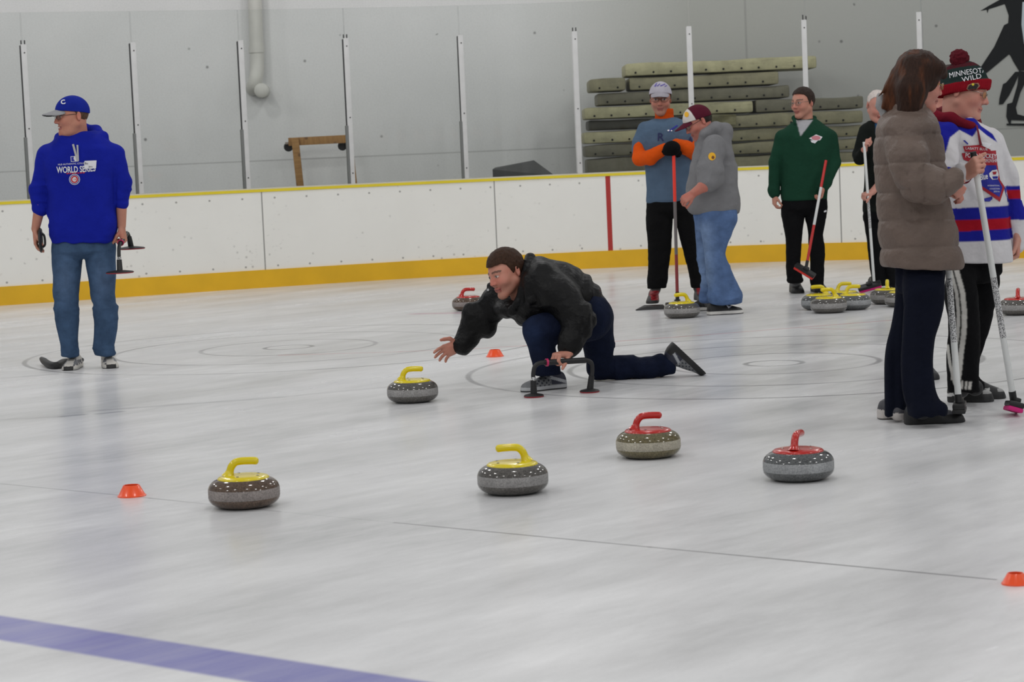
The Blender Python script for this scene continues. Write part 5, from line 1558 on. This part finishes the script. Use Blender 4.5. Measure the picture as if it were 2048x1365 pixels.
# ---------------------------------------------------------------- player in green
def person_green():
    F = Fig(1600, 590, 'person in a dark green pullover and black trousers by the gathered stones')
    L = F.L
    tp = Sdf()
    F.zl(tp, [(1590, 1632, 238), (1572, 1650, 252), (1561, 1662, 262), (1556, 1668, 275), (1558, 1668, 300), (1561, 1662, 335), (1562, 1657, 370), (1562, 1655, 392), (1563, 1655, 400)], .64, p=2.4)
    tp.chain([L(1566, 276), L(1551, 325), L(1548, 384)], [F.r(17), F.r(13), F.r(10.5)], .02)
    tp.cap(L(1547, 380), L(1549, 386), F.r(12), F.r(11.5), .01)
    tp.chain([L(1658, 276), L(1668, 325, -.02), L(1652, 365, -.12), L(1647, 374, -.14)], [F.r(17), F.r(13.5), F.r(11.5), F.r(11)], .02)
    for a, b in (((1592, 246, -.08), (1588, 236, -.02)), ((1588, 236, -.02), (1606, 233, .08)), ((1606, 233, .08), (1628, 237, .04)), ((1628, 237, .04), (1622, 255, -.09)), ((1622, 255, -.09), (1604, 268, -.14))):
        tp.cap(L(*a), L(*b), F.r(5), F.r(5), .015)
    F.head(1606, 207, -.02, (-.76, -.65, -.03), (-.03, 0, 1), .258, L(1612, 246), .058, skin=(190, 134, 114), beard=(150, 108, 92), brow=(70, 52, 42))
    F.short_hair((48, 36, 30), .035, ([-.5, -.3, -.18, -.12, -.05, .02, .06, .12, .2, .3, .45], [-.3, -.3, -.2, -.04, .08, -.06, .06, .22, .31, .34, .36]), top=.05)
    F.glasses(wire_m)
    def tt(v, n):
        t = flat_tint(v, (26, 62, 46)); px = to_px(v)
        front = (n[:, 1] < .2) & (v[:, 1] < F.Y)
        paintc(t, front & in_poly(px, [(1592, 240), (1626, 240), (1601, 273)]), (168, 168, 172))
        return t
    F.cloth('pullover', tp, knit_m, tt, .0055, lambda v, n: .005 * fbm(v * np.array((6, 6, 5)), 3))
    pt = Sdf()
    F.zl(pt, [(1563, 1654, 392), (1562, 1655, 415), (1570, 1646, 430, .05)], .62, k=.03)
    F.zl(pt, [(1564, 1608, 405, .1), (1562, 1609, 420), (1565, 1608, 445), (1571, 1604, 475), (1572, 1602, 505), (1572, 1602, 538), (1574, 1604, 556), (1573, 1607, 560), (1577, 1604, 567)], .85, k=.012)
    F.zl(pt, [(1606, 1654, 405, .1), (1608, 1654, 420), (1612, 1651, 445), (1617, 1647, 475), (1619, 1650, 503), (1620, 1648, 540), (1620, 1648, 560), (1623, 1648, 572)], .85, k=.012)
    F.cloth('trousers', pt, black_m, (15, 15, 17), .007, lambda v, n: .005 * fbm(v * np.array((7, 7, 11)), 3))
    F.body.cap(L(1551, 325), L(1548, 388), .04, .031, .02)
    F.hand(L(1548, 389), (.02, -.1, -1), (1, .2, 0), 1, .185, ((.6, .8, .5),) * 4, thumb=(.8, .35, .45))
    F.body.cap(L(1668, 325, -.02), L(1646, 376, -.15), .04, .031, .02)
    F.hand(L(1646, 376, -.15), (-.3, -.25, -.92), (-.85, -.1, .3), -1, .185, ((.9, 1.1, .7),) * 4, thumb=(.8, .4, .3))
    blk = lambda a, b, c, v: paintc(flat_tint(v, (38, 38, 40)), c < .2, (26, 26, 26))
    F.shoe(G(1592, 585) + np.array((0, .12, 0)), (.0, -1, 0), UP, .3, .125, .12, blk, ankle=L(1591, 562))
    F.shoe(G(1634, 584) + np.array((0, .12, 0)), (.1, -1, 0), UP, .3, .125, .12, blk, ankle=L(1634, 562))
    F.finish(.0055)
    F.poly('chest_emblem', [(1618, 277), (1632, 269), (1645, 274), (1640, 281), (1626, 281)], ['pullover'], white_ink)
    F.disc('chest_emblem', 1632, 276, 9, 4.5, ['pullover'], mat('pink_print', (206, 130, 140), .7), .006)
    F.poly('chest_emblem', [(1621, 281), (1636, 281), (1630, 287), (1623, 285)], ['pullover'], white_ink)
    F.poly('sleeve_mark', [(1545, 294), (1549, 291), (1549, 297), (1545, 297)], ['pullover'], white_ink)
    F.poly('pocket_mark', [(1648, 422), (1653, 420), (1653, 424), (1648, 425)], ['trousers'], white_ink)
    a = L(1652, 321, -.2); b = L(1612, 537, -.42)
    broom('curling broom with red and white shaft slanting in front of the person in green', (a, b), ((0, .25, shaft_red, 'grip'), (.25, .6, shaft_white, 'shaft'), (.6, .93, shaft_red, 'lower_shaft'), (.93, 1, plast_black, 'ferrule')),
          (L(1609, 544, -.42), L(1627, 555, -.45) - L(1591, 533, -.40), .2, redpad, plast_black, (.4, -.55, .7), .06), r=.0125)

# ---------------------------------------------------------------- white haired player behind
def person_old():
    F = Fig(1762, 580, 'white haired person in a dark jacket half hidden behind the brown coat')
    L = F.L
    jk = Sdf()
    F.zl(jk, [(1736, 1776, 240), (1727, 1792, 250), (1724, 1800, 262), (1725, 1802, 290), (1729, 1800, 330), (1728, 1800, 370), (1726, 1800, 410), (1726, 1798, 424)], .62, p=2.4)
    jk.chain([L(1733, 262), L(1717, 310, -.05), L(1719, 318, -.1), L(1727, 303, -.2)], [F.r(15), F.r(12), F.r(12), F.r(10)], .02)
    jk.chain([L(1796, 262), L(1800, 320, -.05), L(1752, 382, -.2)], [F.r(15), F.r(12), F.r(9)], .02)
    F.head(1755, 211, -.06, (.22, -.85, -.38), (.05, -.25, .95), .262, L(1762, 244), .06, fat=1.06, skin=(196, 140, 124), brow=(170, 150, 140))
    F.short_hair((206, 196, 190), .012, ([-.5, -.3, -.14, -.05, .0, .06, .14, .3, .45], [-.3, -.26, -.08, .06, .12, .26, .36, .46, .5]))
    def tt(v, n):
        t = flat_tint(v, (24, 28, 26)); px = to_px(v)
        paintc(t, (v[:, 1] < F.Y) & in_poly(px, [(1750, 246), (1763, 244), (1764, 300), (1756, 300)]), (44, 88, 130)); return t
    F.cloth('jacket', jk, black_m, tt, .006, lambda v, n: .005 * fbm(v * 7, 3))
    pt = Sdf()
    F.zl(pt, [(1727, 1798, 415), (1726, 1798, 440)], .62)
    F.zl(pt, [(1726, 1762, 430), (1730, 1762, 460), (1735, 1764, 490), (1739, 1768, 530), (1743, 1772, 562), (1744, 1774, 572)], .85, k=.012)
    F.zl(pt, [(1764, 1798, 430), (1768, 1798, 490), (1770, 1798, 540), (1772, 1796, 572)], .85, k=.012)
    F.cloth('trousers', pt, black_m, (15, 16, 18), .008, wrinkle(.005, 8))
    F.body.cap(L(1718, 316, -.1), L(1728, 301, -.22), .038, .031, .02)
    F.hand(L(1729, 301, -.22), (.1, -.35, .6), (.75, -.1, -.2), 1, .185, ((1.2, 1.3, .8),) * 4, thumb=(1.0, .2, .2))
    F.body.cap(L(1800, 320, -.05), L(1745, 384, -.24), .038, .031, .02)
    F.hand(L(1744, 384, -.24), (-.7, -.3, -.2), (.0, .2, -1), 1, .185, ((1.1, 1.2, .8),) * 4, thumb=(.7, .3, .5))
    blk = lambda a, b, c, v: flat_tint(v, (32, 32, 34))
    F.shoe(G(1752, 576) + np.array((0, .14, 0)), (-.25, -1, 0), UP, .29, .11, .1, blk, ankle=L(1757, 562))
    F.shoe(G(1786, 576) + np.array((0, .14, 0)), (.1, -1, 0), UP, .29, .11, .1, blk, ankle=L(1785, 562))
    F.finish(.0055)
    a = L(1728, 284, -.27); b = L(1748, 563, -.30)
    broom('curling broom with white shaft and magenta pad held by the white haired person', (a, b), ((0, .42, shaft_white, 'grip'), (.42, .62, wrap_m, 'shaft_wrap'), (.62, 1, shaft_white, 'shaft')),
          (L(1740, 575, -.30), (1, -.2, .25), .21, pink_m, plast_black, (0, -.5, 1), .07), r=.0125)

# ---------------------------------------------------------------- woman in the brown quilted coat
def person_woman():
    F = Fig(1862, 850, 'person with long brown hair in a brown quilted coat and navy trousers standing at right')
    L = F.L
    ct = Sdf()
    F.zl(ct, [(1790, 1848, 205, .1), (1776, 1858, 220, .14), (1762, 1866, 236, .18), (1754, 1876, 256, .21), (1749, 1884, 285), (1748, 1889, 320), (1752, 1893, 350), (1753, 1894, 385), (1756, 1898, 410), (1757, 1909, 445), (1760, 1917, 490), (1764, 1924, 525), (1768, 1926, 543)], 1.0, p=2.4, k=.03)
    ct.chain([L(1806, 270, -.16), L(1818, 320, -.24), L(1830, 366, -.27), L(1868, 373, -.28), L(1909, 357, -.29)], [F.r(38), F.r(34), F.r(29), F.r(27), F.r(20)], .07)
    ct.chain([L(1820, 262, .22), L(1846, 366, .24), L(1880, 378, .04)], [F.r(34), F.r(26), F.r(17)], .03)
    ct.chain([L(1790, 222, .02), L(1802, 216, -.08), L(1830, 220, -.11), L(1852, 234, -.07), L(1860, 242, .0), L(1845, 222, .1), L(1805, 216, .09), L(1790, 222, .02)], [.024] * 8, .02)
    ct.cut(L(1850, 537.5, 0), (-.085, 0, -1), .012)
    F.head(1838, 172, .0, (.97, .16, -.12), (.06, 0, 1), .238, L(1826, 222, 0), .052, skin=(190, 132, 116), lips=(178, 112, 102), nose=.96)
    # hair: crown volume, curtain to the shoulders, strands blowing back
    H = Sdf()
    A = (F.hf, F.hl, F.hu)
    H.ell(L(1838, 150, 0), np.eye(3), (F.r(42), .115, F.r(47)), .03)
    H.chain([L(1826, 135, 0), L(1812, 175, .0), L(1800, 222, .01)], [F.r(33), F.r(36), F.r(27)], .04)
    for dy in (-.085, .085):
        H.chain([L(1832, 140, dy * .7), L(1822, 180, dy * 1.15), L(1818, 226, dy * 1.1)], [F.r(32), F.r(29), F.r(25)], .03)
    H.chain([L(1852, 128, -.04), L(1874, 138, -.05), L(1888, 152, -.03)], [F.r(24), F.r(17), F.r(6)], .02)
    H.chain([L(1852, 128, .04), L(1874, 138, .05), L(1888, 150, .03)], [F.r(24), F.r(17), F.r(6)], .02)
    H.chain([L(1800, 150, 0), L(1782, 178, .0), L(1768, 214, .0)], [F.r(16), F.r(12), F.r(6)], .02)
    H.chain([L(1796, 148, -.02), L(1772, 176, -.02), L(1757, 193, -.02)], [F.r(8), F.r(4), F.r(1.6)], .012)
    H.cut(L(1820, 240, 0), (-.3, 0, -1), .03)
    F.hop(H, lambda a, b, c: F.el(a, b, c, .42, 0, -.16, .30, .40, .36), (-.2, -.6, -.7), (.9, .6, .5), k=.01, kind='-')
    def hd(v, n):
        px = to_px(v)
        return .0007 * np.sin((px[:, 0] + .35 * px[:, 1]) * .8 + 5 * fbm(v * np.array((7, 7, 2)), 2)) + .005 * fbm(v * np.array((22, 22, 5)), 3)
    def ht(v, n):
        t = flat_tint(v, (46, 28, 20)); px = to_px(v)
        paintc(t, sstep(fbm(v * np.array((34, 34, 4)), 2), .1, .7) * .8, (80, 44, 24))
        paintc(t, sstep(px[:, 0], 1800, 1770) * .6, (92, 52, 28)); return t
    v, q = H.bake(.0045, 1); n = vnormals(v, q); v = v + n * hd(v, n)[:, None]
    F.kids.append(('hair', v, q, hair_m, ht(v, n)))
    F.glasses(mat('gold_frame', (160, 130, 70), .3, .8), f0=.45)
    def disp(v, n):
        px = to_px(v)
        arm = (v[:, 1] < F.Y - .2) & in_poly(px, [(1812, 346), (1840, 330), (1930, 326), (1930, 385), (1830, 410)])
        zz = (px[:, 1] + .043 * (px[:, 0] - 1850) + 5 * fbm(v * 3, 1) - 212) / 56.0
        xx = (px[:, 0] + 4 * fbm(v * 4, 1)) / 44.0
        ph = np.where(arm, xx, zz); fr = ph - np.floor(ph)
        d = .014 * (np.sqrt(np.abs(np.sin(math.pi * fr))) - .75)
        return d + .006 * fbm(v * np.array((11, 11, 16)), 3) * (.6 + np.abs(fr - .5))
    def tint(v, n):
        return flat_tint(v, (106, 92, 84))
    F.cloth('coat', ct, nylon_m, tint, .0055, disp, body_off=.04)
    ln = Sdf()
    ln.chain([L(1760, 192, .06), L(1763, 210, .06), L(1770, 228, .06)], [F.r(7), F.r(9), F.r(10)], .02, flat=(np.array((0, 1.0, 0)), 1.6))
    F.cloth('hood_lining', ln, knit_m, (150, 150, 150), .005, wrinkle(.003, 30), add_body=False)
    pt = Sdf()
    F.zl(pt, [(1790, 1891, 528), (1791, 1889, 560), (1797, 1880, 585, .06)], .55, k=.05)
    F.zl(pt, [(1794, 1860, 505, .05, .1), (1790, 1858, 560, .09, .14), (1789, 1850, 600), (1782, 1842, 650), (1774, 1832, 690), (1770, 1826, 735), (1770, 1824, 790), (1769, 1826, 832)], .8, dy=.16, k=.02)
    F.zl(pt, [(1814, 1880, 505, .05, -.04), (1809, 1887, 545, .08, -.07), (1807, 1888, 575, .1, -.09), (1808, 1887, 610), (1806, 1880, 645), (1805, 1870, 685), (1804, 1867, 730), (1806, 1871, 770), (1810, 1880, 800), (1814, 1894, 818), (1816, 1892, 833)], .7, dy=-.1, k=.02)
    def pd(v, n):
        px = to_px(v); return .004 * fbm(v * np.array((9, 9, 2.5)), 3) + .005 * np.sin(px[:, 0] * .22 + 2 * fbm(v * 3, 1)) * sstep(px[:, 1], 540, 800)
    F.cloth('trousers', pt, black_m, (14, 18, 32), .006, pd)
    # far hand just showing past the cuff
    F.body.cap(L(1850, 370, .2), L(1884, 382, .0), .038, .026, .02)
    F.hand(L(1884, 384, .0), (.9, -.1, -.15), (-.1, -.3, -1), -1, .16, ((1.0, 1.1, .6),) * 4)
    F.body.cap(L(1832, 366, -.27), L(1902, 361, -.27), .036, .026, .02)
    F.hand(L(1901, 364, -.26), (.62, .3, -.62), (-.1, .9, -.3), 1, .165, ((1.0, 1.1, .6),) * 4)
    def st(a, b, c, v):
        t = flat_tint(v, (92, 92, 96)); paintc(t, (np.abs(np.sin((a * 1.2 + c * .35) * 14)) < .22) & (a > .3) & (a < .85) & (c > .4), (190, 192, 196)); paintc(t, (a < .34), (34, 36, 42)); paintc(t, c < .42 + .2 * (a < .12), (26, 26, 27)); return t
    def st2(a, b, c, v):
        t = flat_tint(v, (190, 184, 180)); paintc(t, c > .5, (60, 60, 66)); paintc(t, c < .1, (90, 88, 86)); return t
    F.shoe(G(1811, 851) + np.array((0, .03, 0)), (1, .03, 0), UP, .297, .105, .105, st, ankle=L(1845, 822, -.06))
    F.shoe(G(1768, 848) + np.array((0, .18, 0)), (1, .1, 0), UP, .27, .1, .1, st2, ankle=L(1798, 826, .14))
    F.finish(.0045)
    a = L(1885, 392, .12); b = L(1917.5, 806, .0)
    broom('white curling broom with speckled wrap standing between the brown coat and the striped trousers', (a, b), ((0, .40, shaft_white, 'grip'), (.40, .71, wrap_m, 'shaft_wrap'), (.71, .96, shaft_white, 'shaft'), (.96, 1, plast_black, 'ferrule')),
          (L(1919, 818, .03), (.25, 1, 0), .17, plast_black, plast_black, UP, .06), r=.0155)

# ---------------------------------------------------------------- person in the hockey jersey
def person_jersey():
    F = Fig(1955, 818, 'person in a white, blue and red hockey jersey and a bobble hat')
    L = F.L
    js = Sdf()
    F.zl(js, [(1880, 1950, 240, .1), (1862, 1966, 252, .13), (1852, 1984, 268, .16), (1856, 1996, 290, .17), (1864, 2004, 320), (1872, 2008, 355), (1880, 2012, 390), (1886, 2016, 425), (1892, 2020, 470), (1898, 2024, 505), (1902, 2026, 527)], .92, p=2.3, k=.03)
    js.chain([L(1884, 276, -.18), L(1880, 340, -.29), L(1892, 362, -.34), L(1921, 348, -.39)], [F.r(34), F.r(30), F.r(25), F.r(19)], .03)
    js.chain([L(1984, 284, .05), L(2010, 350, .08), L(2028, 430, .08), L(2036, 494, .05)], [F.r(26), F.r(25), F.r(22), F.r(14)], .03)
    js.cut(L(1960, 526, 0), (-.043 + -.06, 0, -1), .01)
    hd = Sdf()
    hd.chain([L(1942, 252, -.13), L(1900, 238, -.15), L(1866, 236, -.08), L(1860, 234, .06), L(1890, 232, .16), L(1932, 240, .14), L(1952, 246, .0), L(1946, 254, -.1)], [.022, .028, .036, .044, .044, .034, .022, .02], .03)
    hd.cap(L(1952, 240, -.02), L(1946, 258, -.08), .02, .016, .02)
    F.head(1929, 186, .0, (.90, -.37, -.23), (.22, .0, .97), .252, L(1912, 240, .01), .066, fat=1.14, skin=(200, 146, 128), lips=(186, 116, 106), eye_open=False, brow=(140, 100, 80))
    F.glasses(wire_m)
    # bobble hat
    B = Sdf()
    hat = lambda a, b, c: np.maximum(F.el(a, b, c, -.05, 0, .13, .49, .40, .50), -.1 + .37 * (a + .5) - c)
    F.hop(B, hat, k=.004)
    F.hop(B, lambda a, b, c: np.maximum(F.el(a, b, c, -.05, 0, .2, .52, .43, .9), np.abs(c - (-.095 + .37 * (a + .5))) - .098), k=.02)
    v, q = B.bake(.004, 1); a, b, c = F.hlocal(v)
    n = vnormals(v, q); ang = np.arctan2(b, a + .05); v = v + n * (.0016 * np.sin(ang * 60))[:, None]
    t = flat_tint(v, (36, 50, 48)); lv = c - .37 * (a + .5)
    paintc(t, lv < .01, (140, 20, 34)); paintc(t, lv > .33, (74, 28, 36)); paintc(t, lv > .42, (44, 52, 50))
    F.kids.append(('bobble_hat', v, q, knit_m, t))
    Pm = Sdf(); pc = L(1918.5, 117, .0); Pm.ell(pc, np.eye(3), (F.r(18.5),) * 3, .01); Pm.cap(pc, L(1921, 134, 0), F.r(13), F.r(12), .01)
    v, q = Pm.bake(.004, 0); n = vnormals(v, q); v = v + n * (.006 * fbm(v * 110, 2))[:, None]
    F.kids.append(('>bobble', v, q, knit_m, flat_tint(v, (84, 22, 32))))
    zs = [L(1965, y)[2] for y in (413, 437, 459, 480)]
    yoke = [(1840, 236), (1950, 236), (1962, 252), (1985, 268), (1995, 285), (1975, 272), (1957, 257), (1945, 274), (1919, 260), (1900, 275), (1893, 300), (1880, 330), (1840, 340)]
    def tint(v, n):
        t = flat_tint(v, (214, 212, 214)); px = to_px(v)
        paintc(t, in_poly(px, yoke), (30, 34, 150))
        arm2 = px[:, 0] > 2006 + (px[:, 1] - 330) * .14
        z = v[:, 2]
        bl = (z < zs[0]) & (z > zs[3]); rd = (z < zs[1]) & (z > zs[2])
        arm1 = (v[:, 1] < F.Y - .2) & (px[:, 0] > 1868) & (px[:, 1] < 400)
        paintc(t, bl & ~arm2 & ~arm1, (32, 36, 146)); paintc(t, rd & ~arm2 & ~arm1, (168, 24, 40))
        paintc(t, arm2 & (px[:, 1] > 372) & (px[:, 1] < 440), (32, 36, 146)); paintc(t, arm2 & (px[:, 1] > 380) & (px[:, 1] < 398), (168, 24, 40))
        paintc(t, arm1 & (px[:, 1] > 334) & (px[:, 0] < 1902) & (px[:, 0] > 1888), (32, 36, 146))
        return t
    def disp(v, n):
        px = to_px(v)
        return .006 * fbm(v * np.array((5, 5, 3)), 3) + .005 * np.sin((px[:, 0] * .35 - px[:, 1] * .2) * .5 + 2 * fbm(v * 3, 1)) * (px[:, 1] < 400)
    F.cloth('jersey', js, knit_m, tint, .0032, disp)
    F.cloth('hood', hd, knit_m, (112, 22, 38), .005, wrinkle(.003, 16), add_body=False)
    cf = Sdf(); cf.cap(L(1928, 353, -.38), L(1932, 349, -.395), F.r(15), F.r(14), .01)
    F.cloth('cuff', cf, knit_m, (112, 22, 38), .005, None, add_body=False)
    pt = Sdf()
    F.zl(pt, [(1902, 2005, 515), (1900, 2003, 545), (1912, 1984, 566, .05)], .6, k=.05)
    F.zl(pt, [(1912, 1944, 500, .04, -.02), (1902, 1950, 535, .06, -.06), (1891, 1952, 570), (1890, 1956, 600), (1897, 1958, 640), (1895, 1960, 690), (1894, 1958, 740), (1896, 1956, 770), (1900, 1958, 784)], .85, dy=-.08, k=.02)
    F.zl(pt, [(1950, 1990, 500, .04, .05), (1944, 2000, 540, .07, .09), (1942, 1999, 560), (1940, 1994, 590), (1938, 1986, 630), (1936, 1972, 685), (1930, 1960, 728), (1932, 1958, 752), (1932, 1969, 768), (1934, 1970, 780)], .8, dy=.12, k=.02)
    def ptt(v, n):
        t = flat_tint(v, (17, 17, 19)); px = to_px(v)
        fr = v[:, 1] < F.Y + .02
        def band(pts, w, c):
            ys = [p[1] for p in pts]; xs = [p[0] for p in pts]
            x = np.interp(px[:, 1], ys, xs); paintc(t, fr & (np.abs(px[:, 0] - x) < w) & (px[:, 1] > ys[0]) & (px[:, 1] < ys[-1]), c)
        base = [(1909, 540), (1921, 585), (1925, 625), (1924, 665), (1918, 710), (1913, 760)]
        band(base, 9, (206, 204, 198))
        for o in (-12, -5): band([(x + o + 2, y) for x, y in base], 1.7, (206, 204, 198) if o == -12 else (30, 30, 30))
        band([(1895, 690), (1900, 730), (1910, 770)], 3, (206, 204, 198))
        paintc(t, fr & in_poly(px, [(1922, 762), (1944, 764), (1942, 780), (1920, 778)]), (206, 204, 198))
        paintc(t, fr & in_poly(px, [(1927, 762), (1931, 762), (1929, 780), (1925, 780)]), (30, 30, 30)); paintc(t, fr & in_poly(px, [(1935, 762), (1938, 762), (1936, 780), (1933, 780)]), (30, 30, 30))
        return t
    F.cloth('track_trousers', pt, black_m, ptt, .0035, lambda v, n: .005 * fbm(v * np.array((8, 8, 10)), 3) + .006 * sstep(to_px(v)[:, 1], 730, 775) * (1 - 2.2 * np.abs(vnoise(v * 13))))
    # hand round the broom top
    F.body.cap(L(1892, 368, -.32), L(1932, 347, -.41), .04, .031, .02)
    F.hand(L(1931, 349, -.405), (.36, -.72, .42), (.85, .45, .0), 1, .2, ((1.15, 1.5, 1.0),) * 4, spread=(.02, 0, -.02, -.04), thumb=(.75, .35, .5))
    F.body.cap(L(2028, 430, .08), L(2034, 482, .04), .036, .024, .02)
    F.hand(L(2034, 480, .04), (-.05, -.1, -1), (-1, .1, 0), -1, .165, ((1.1, 1.2, .6),) * 4)
    def st(a, b, c, v):
        t = flat_tint(v, (30, 30, 31)); paintc(t, (np.abs(c - .3 - .3 * a) < .07) & (a < .6), (200, 200, 198)); paintc(t, (a > .78) & (np.abs(c - .42) < .07), (150, 150, 148)); paintc(t, c < .12, (40, 40, 40)); return t
    F.shoe(G(1899, 806) + np.array((0, .05, 0)), (1, -.35, 0), UP, .24, .1, .125, st, ankle=L(1922, 780, -.05))
    F.shoe(G(1938, 806) + np.array((0, .16, 0)), (1, -.1, 0), UP, .225, .1, .11, st, ankle=L(1950, 776, .1))
    F.finish(.004)
    on = ['jersey']; hn = ['bobble_hat']
    redj = mat('jersey_red_print', (166, 30, 46), .7); bluej = mat('jersey_blue_print', (34, 40, 150), .7)
    def Q(pts): return [(1820 + x / 4.013, 220 + y / 4.013) for x, y in pts]
    F.poly('shield_print', Q([(555, 430), (700, 430), (722, 560), (762, 620), (722, 738), (560, 625)]), on, redj, .004)
    F.poly('shield_print', Q([(562, 445), (692, 445), (708, 560), (742, 622), (718, 700), (566, 605)]), on, bluej, .006)
    F.poly('shield_print', Q([(425, 292), (560, 280), (645, 318), (655, 345), (440, 335)]), on, redj, .005)
    F.poly('shield_print', Q([(415, 348), (690, 325), (702, 440), (560, 450), (430, 400)]), on, redj, .0045)
    F.text('lettering', 'LABATT BLUE', *Q([(535, 312)])[0], 44, 5, on, white_ink, .05, off=.008)
    F.text('lettering', 'POND HOCKEY', *Q([(570, 368)])[0], 62, 9, on, white_ink, .03, off=.008, bold=.01)
    F.text('lettering', 'CHAMPIONSHIP', *Q([(625, 408)])[0], 38, 7, on, white_ink, -.02, off=.008)
    F.text('lettering', 'Blue', *Q([(592, 535)])[0], 16, 13, on, white_ink, -.2, off=.009, shear=.25, bold=.02)
    F.text('lettering', 'INTERNATIONAL', *Q([(672, 608)])[0], 24, 3, on, white_ink, .0, off=.009)
    F.text('lettering', 'COLLECTION', *Q([(680, 633)])[0], 20, 3, on, white_ink, .0, off=.009)
    F.text('lettering', '2016', *Q([(695, 655)])[0], 12, 3, on, white_ink, .0, off=.009)
    F.poly('team_mark', Q([(635, 510), (660, 485), (700, 478), (712, 520), (706, 556), (660, 560), (640, 535)]), on, white_ink, .009)
    F.poly('team_mark', Q([(662, 498), (696, 495), (690, 518), (668, 520)]), on, redj, .011); F.poly('team_mark', Q([(660, 535), (705, 532), (704, 552), (668, 554)]), on, bluej, .011)
    for pl in ([(425, 245), (440, 243), (470, 272), (462, 278)], [(585, 715), (660, 695), (662, 715), (640, 735), (590, 735)], [(755, 620), (770, 612), (795, 735), (785, 740)]):
        F.poly('stick_print', Q(pl), on, bluej, .004)
    F.poly('drawcord', [(1952, 250), (1955, 250), (1964, 290), (1959, 292)], on, mat('maroon_cord', (112, 22, 38), .8), .014)
    F.poly('name_sticker', [(1963, 283), (1984, 288), (1976, 297), (1966, 292)], on, white_ink, .01)
    F.text('lettering', 'MINNESOTA', 1935.5, 144, 75, 10.5, hn, white_ink, -.15, arc=1.5, off=.006)
    F.text('lettering', 'WILD', 1943, 155.5, 40, 9.5, hn, white_ink, -.2, off=.006)
    F.poly('hat_emblem', [(1933, 178), (1936, 170), (1945, 166), (1957, 166), (1960, 172), (1952, 182), (1940, 183)], hn, mat('tan_print', (150, 110, 90), .7), .006)
    F.poly('hat_emblem', [(1935, 178), (1938, 171), (1946, 168), (1955, 168), (1957, 172), (1950, 181), (1941, 181)], hn, mat('dark_green_print', (40, 36, 34), .7), .008)
    F.disc('hat_emblem', 1946, 169, 2.6, 2.4, hn, mat('yellow_print', (226, 206, 60), .7), .01)
    a = L(1946, 304, -.455); b = L(2027, 800, -.33)
    broom('white curling broom with speckled wrap and magenta pad held by the person in the jersey', (a, b), ((0, .035, plast_black, 'end_cap'), (.035, .50, shaft_white, 'grip'), (.50, .745, wrap_m, 'shaft_wrap'), (.745, .965, shaft_white, 'shaft'), (.965, 1, plast_black, 'ferrule')),
          (L(2027, 817, -.33), (.9, -.1, -.28), .075, pink_m, plast_black, (.25, .1, 1), .18), r=.0155)

# ---------------------------------------------------------------- person almost hidden behind the hat
def person_hidden():
    F = Fig(1830, 760, 'person in a dark jacket almost hidden between the brown haired woman and the bobble hat')
    L = F.L
    jk = Sdf()
    F.zl(jk, [(1862, 1906, 214), (1840, 1918, 226), (1828, 1920, 244), (1820, 1916, 300), (1816, 1908, 380), (1812, 1890, 450)], .6, k=.03)
    jk.chain([L(1838, 250), L(1826, 330), L(1840, 400)], [F.r(22), F.r(18), F.r(14)], .03)
    jk.chain([L(1906, 250), L(1904, 330), L(1892, 390)], [F.r(22), F.r(18), F.r(14)], .03)
    F.head(1902, 178, .0, (.6, -.78, -.1), UP, .25, L(1890, 222), .058, skin=(186, 126, 110))
    F.short_hair((54, 42, 36), .03)
    F.cloth('jacket', jk, black_m, (18, 21, 27), .008, wrinkle(.005, 8))
    pt = Sdf()
    F.zl(pt, [(1812, 1886, 440), (1818, 1876, 480, .05)], .62)
    F.zl(pt, [(1812, 1850, 470), (1806, 1842, 600), (1806, 1836, 745)], .9, k=.012)
    F.zl(pt, [(1848, 1882, 470), (1840, 1870, 600), (1834, 1862, 745)], .9, k=.012)
    F.cloth('trousers', pt, black_m, (17, 18, 22), .009, wrinkle(.005, 8))
    F.hand(L(1840, 404), (0, -.1, -1), (1, 0, 0), 1); F.hand(L(1890, 394), (0, -.1, -1), (-1, 0, 0), -1)
    blk = lambda a, b, c, v: flat_tint(v, (32, 32, 34))
    F.shoe(G(1822, 756) + np.array((0, .1, 0)), (-.2, -1, 0), UP, .26, .1, .1, blk, ankle=L(1822, 738))
    F.shoe(G(1848, 756) + np.array((0, .1, 0)), (.1, -1, 0), UP, .26, .1, .1, blk, ankle=L(1848, 738))
    F.finish(.006)
import time as _t
for fn in (person_blue, person_crouch, person_orange, person_grey, person_green, person_old, person_woman, person_jersey, person_hidden):
    _t0 = _t.time(); fn(); print(fn.__name__, round(_t.time() - _t0, 1), flush=True)
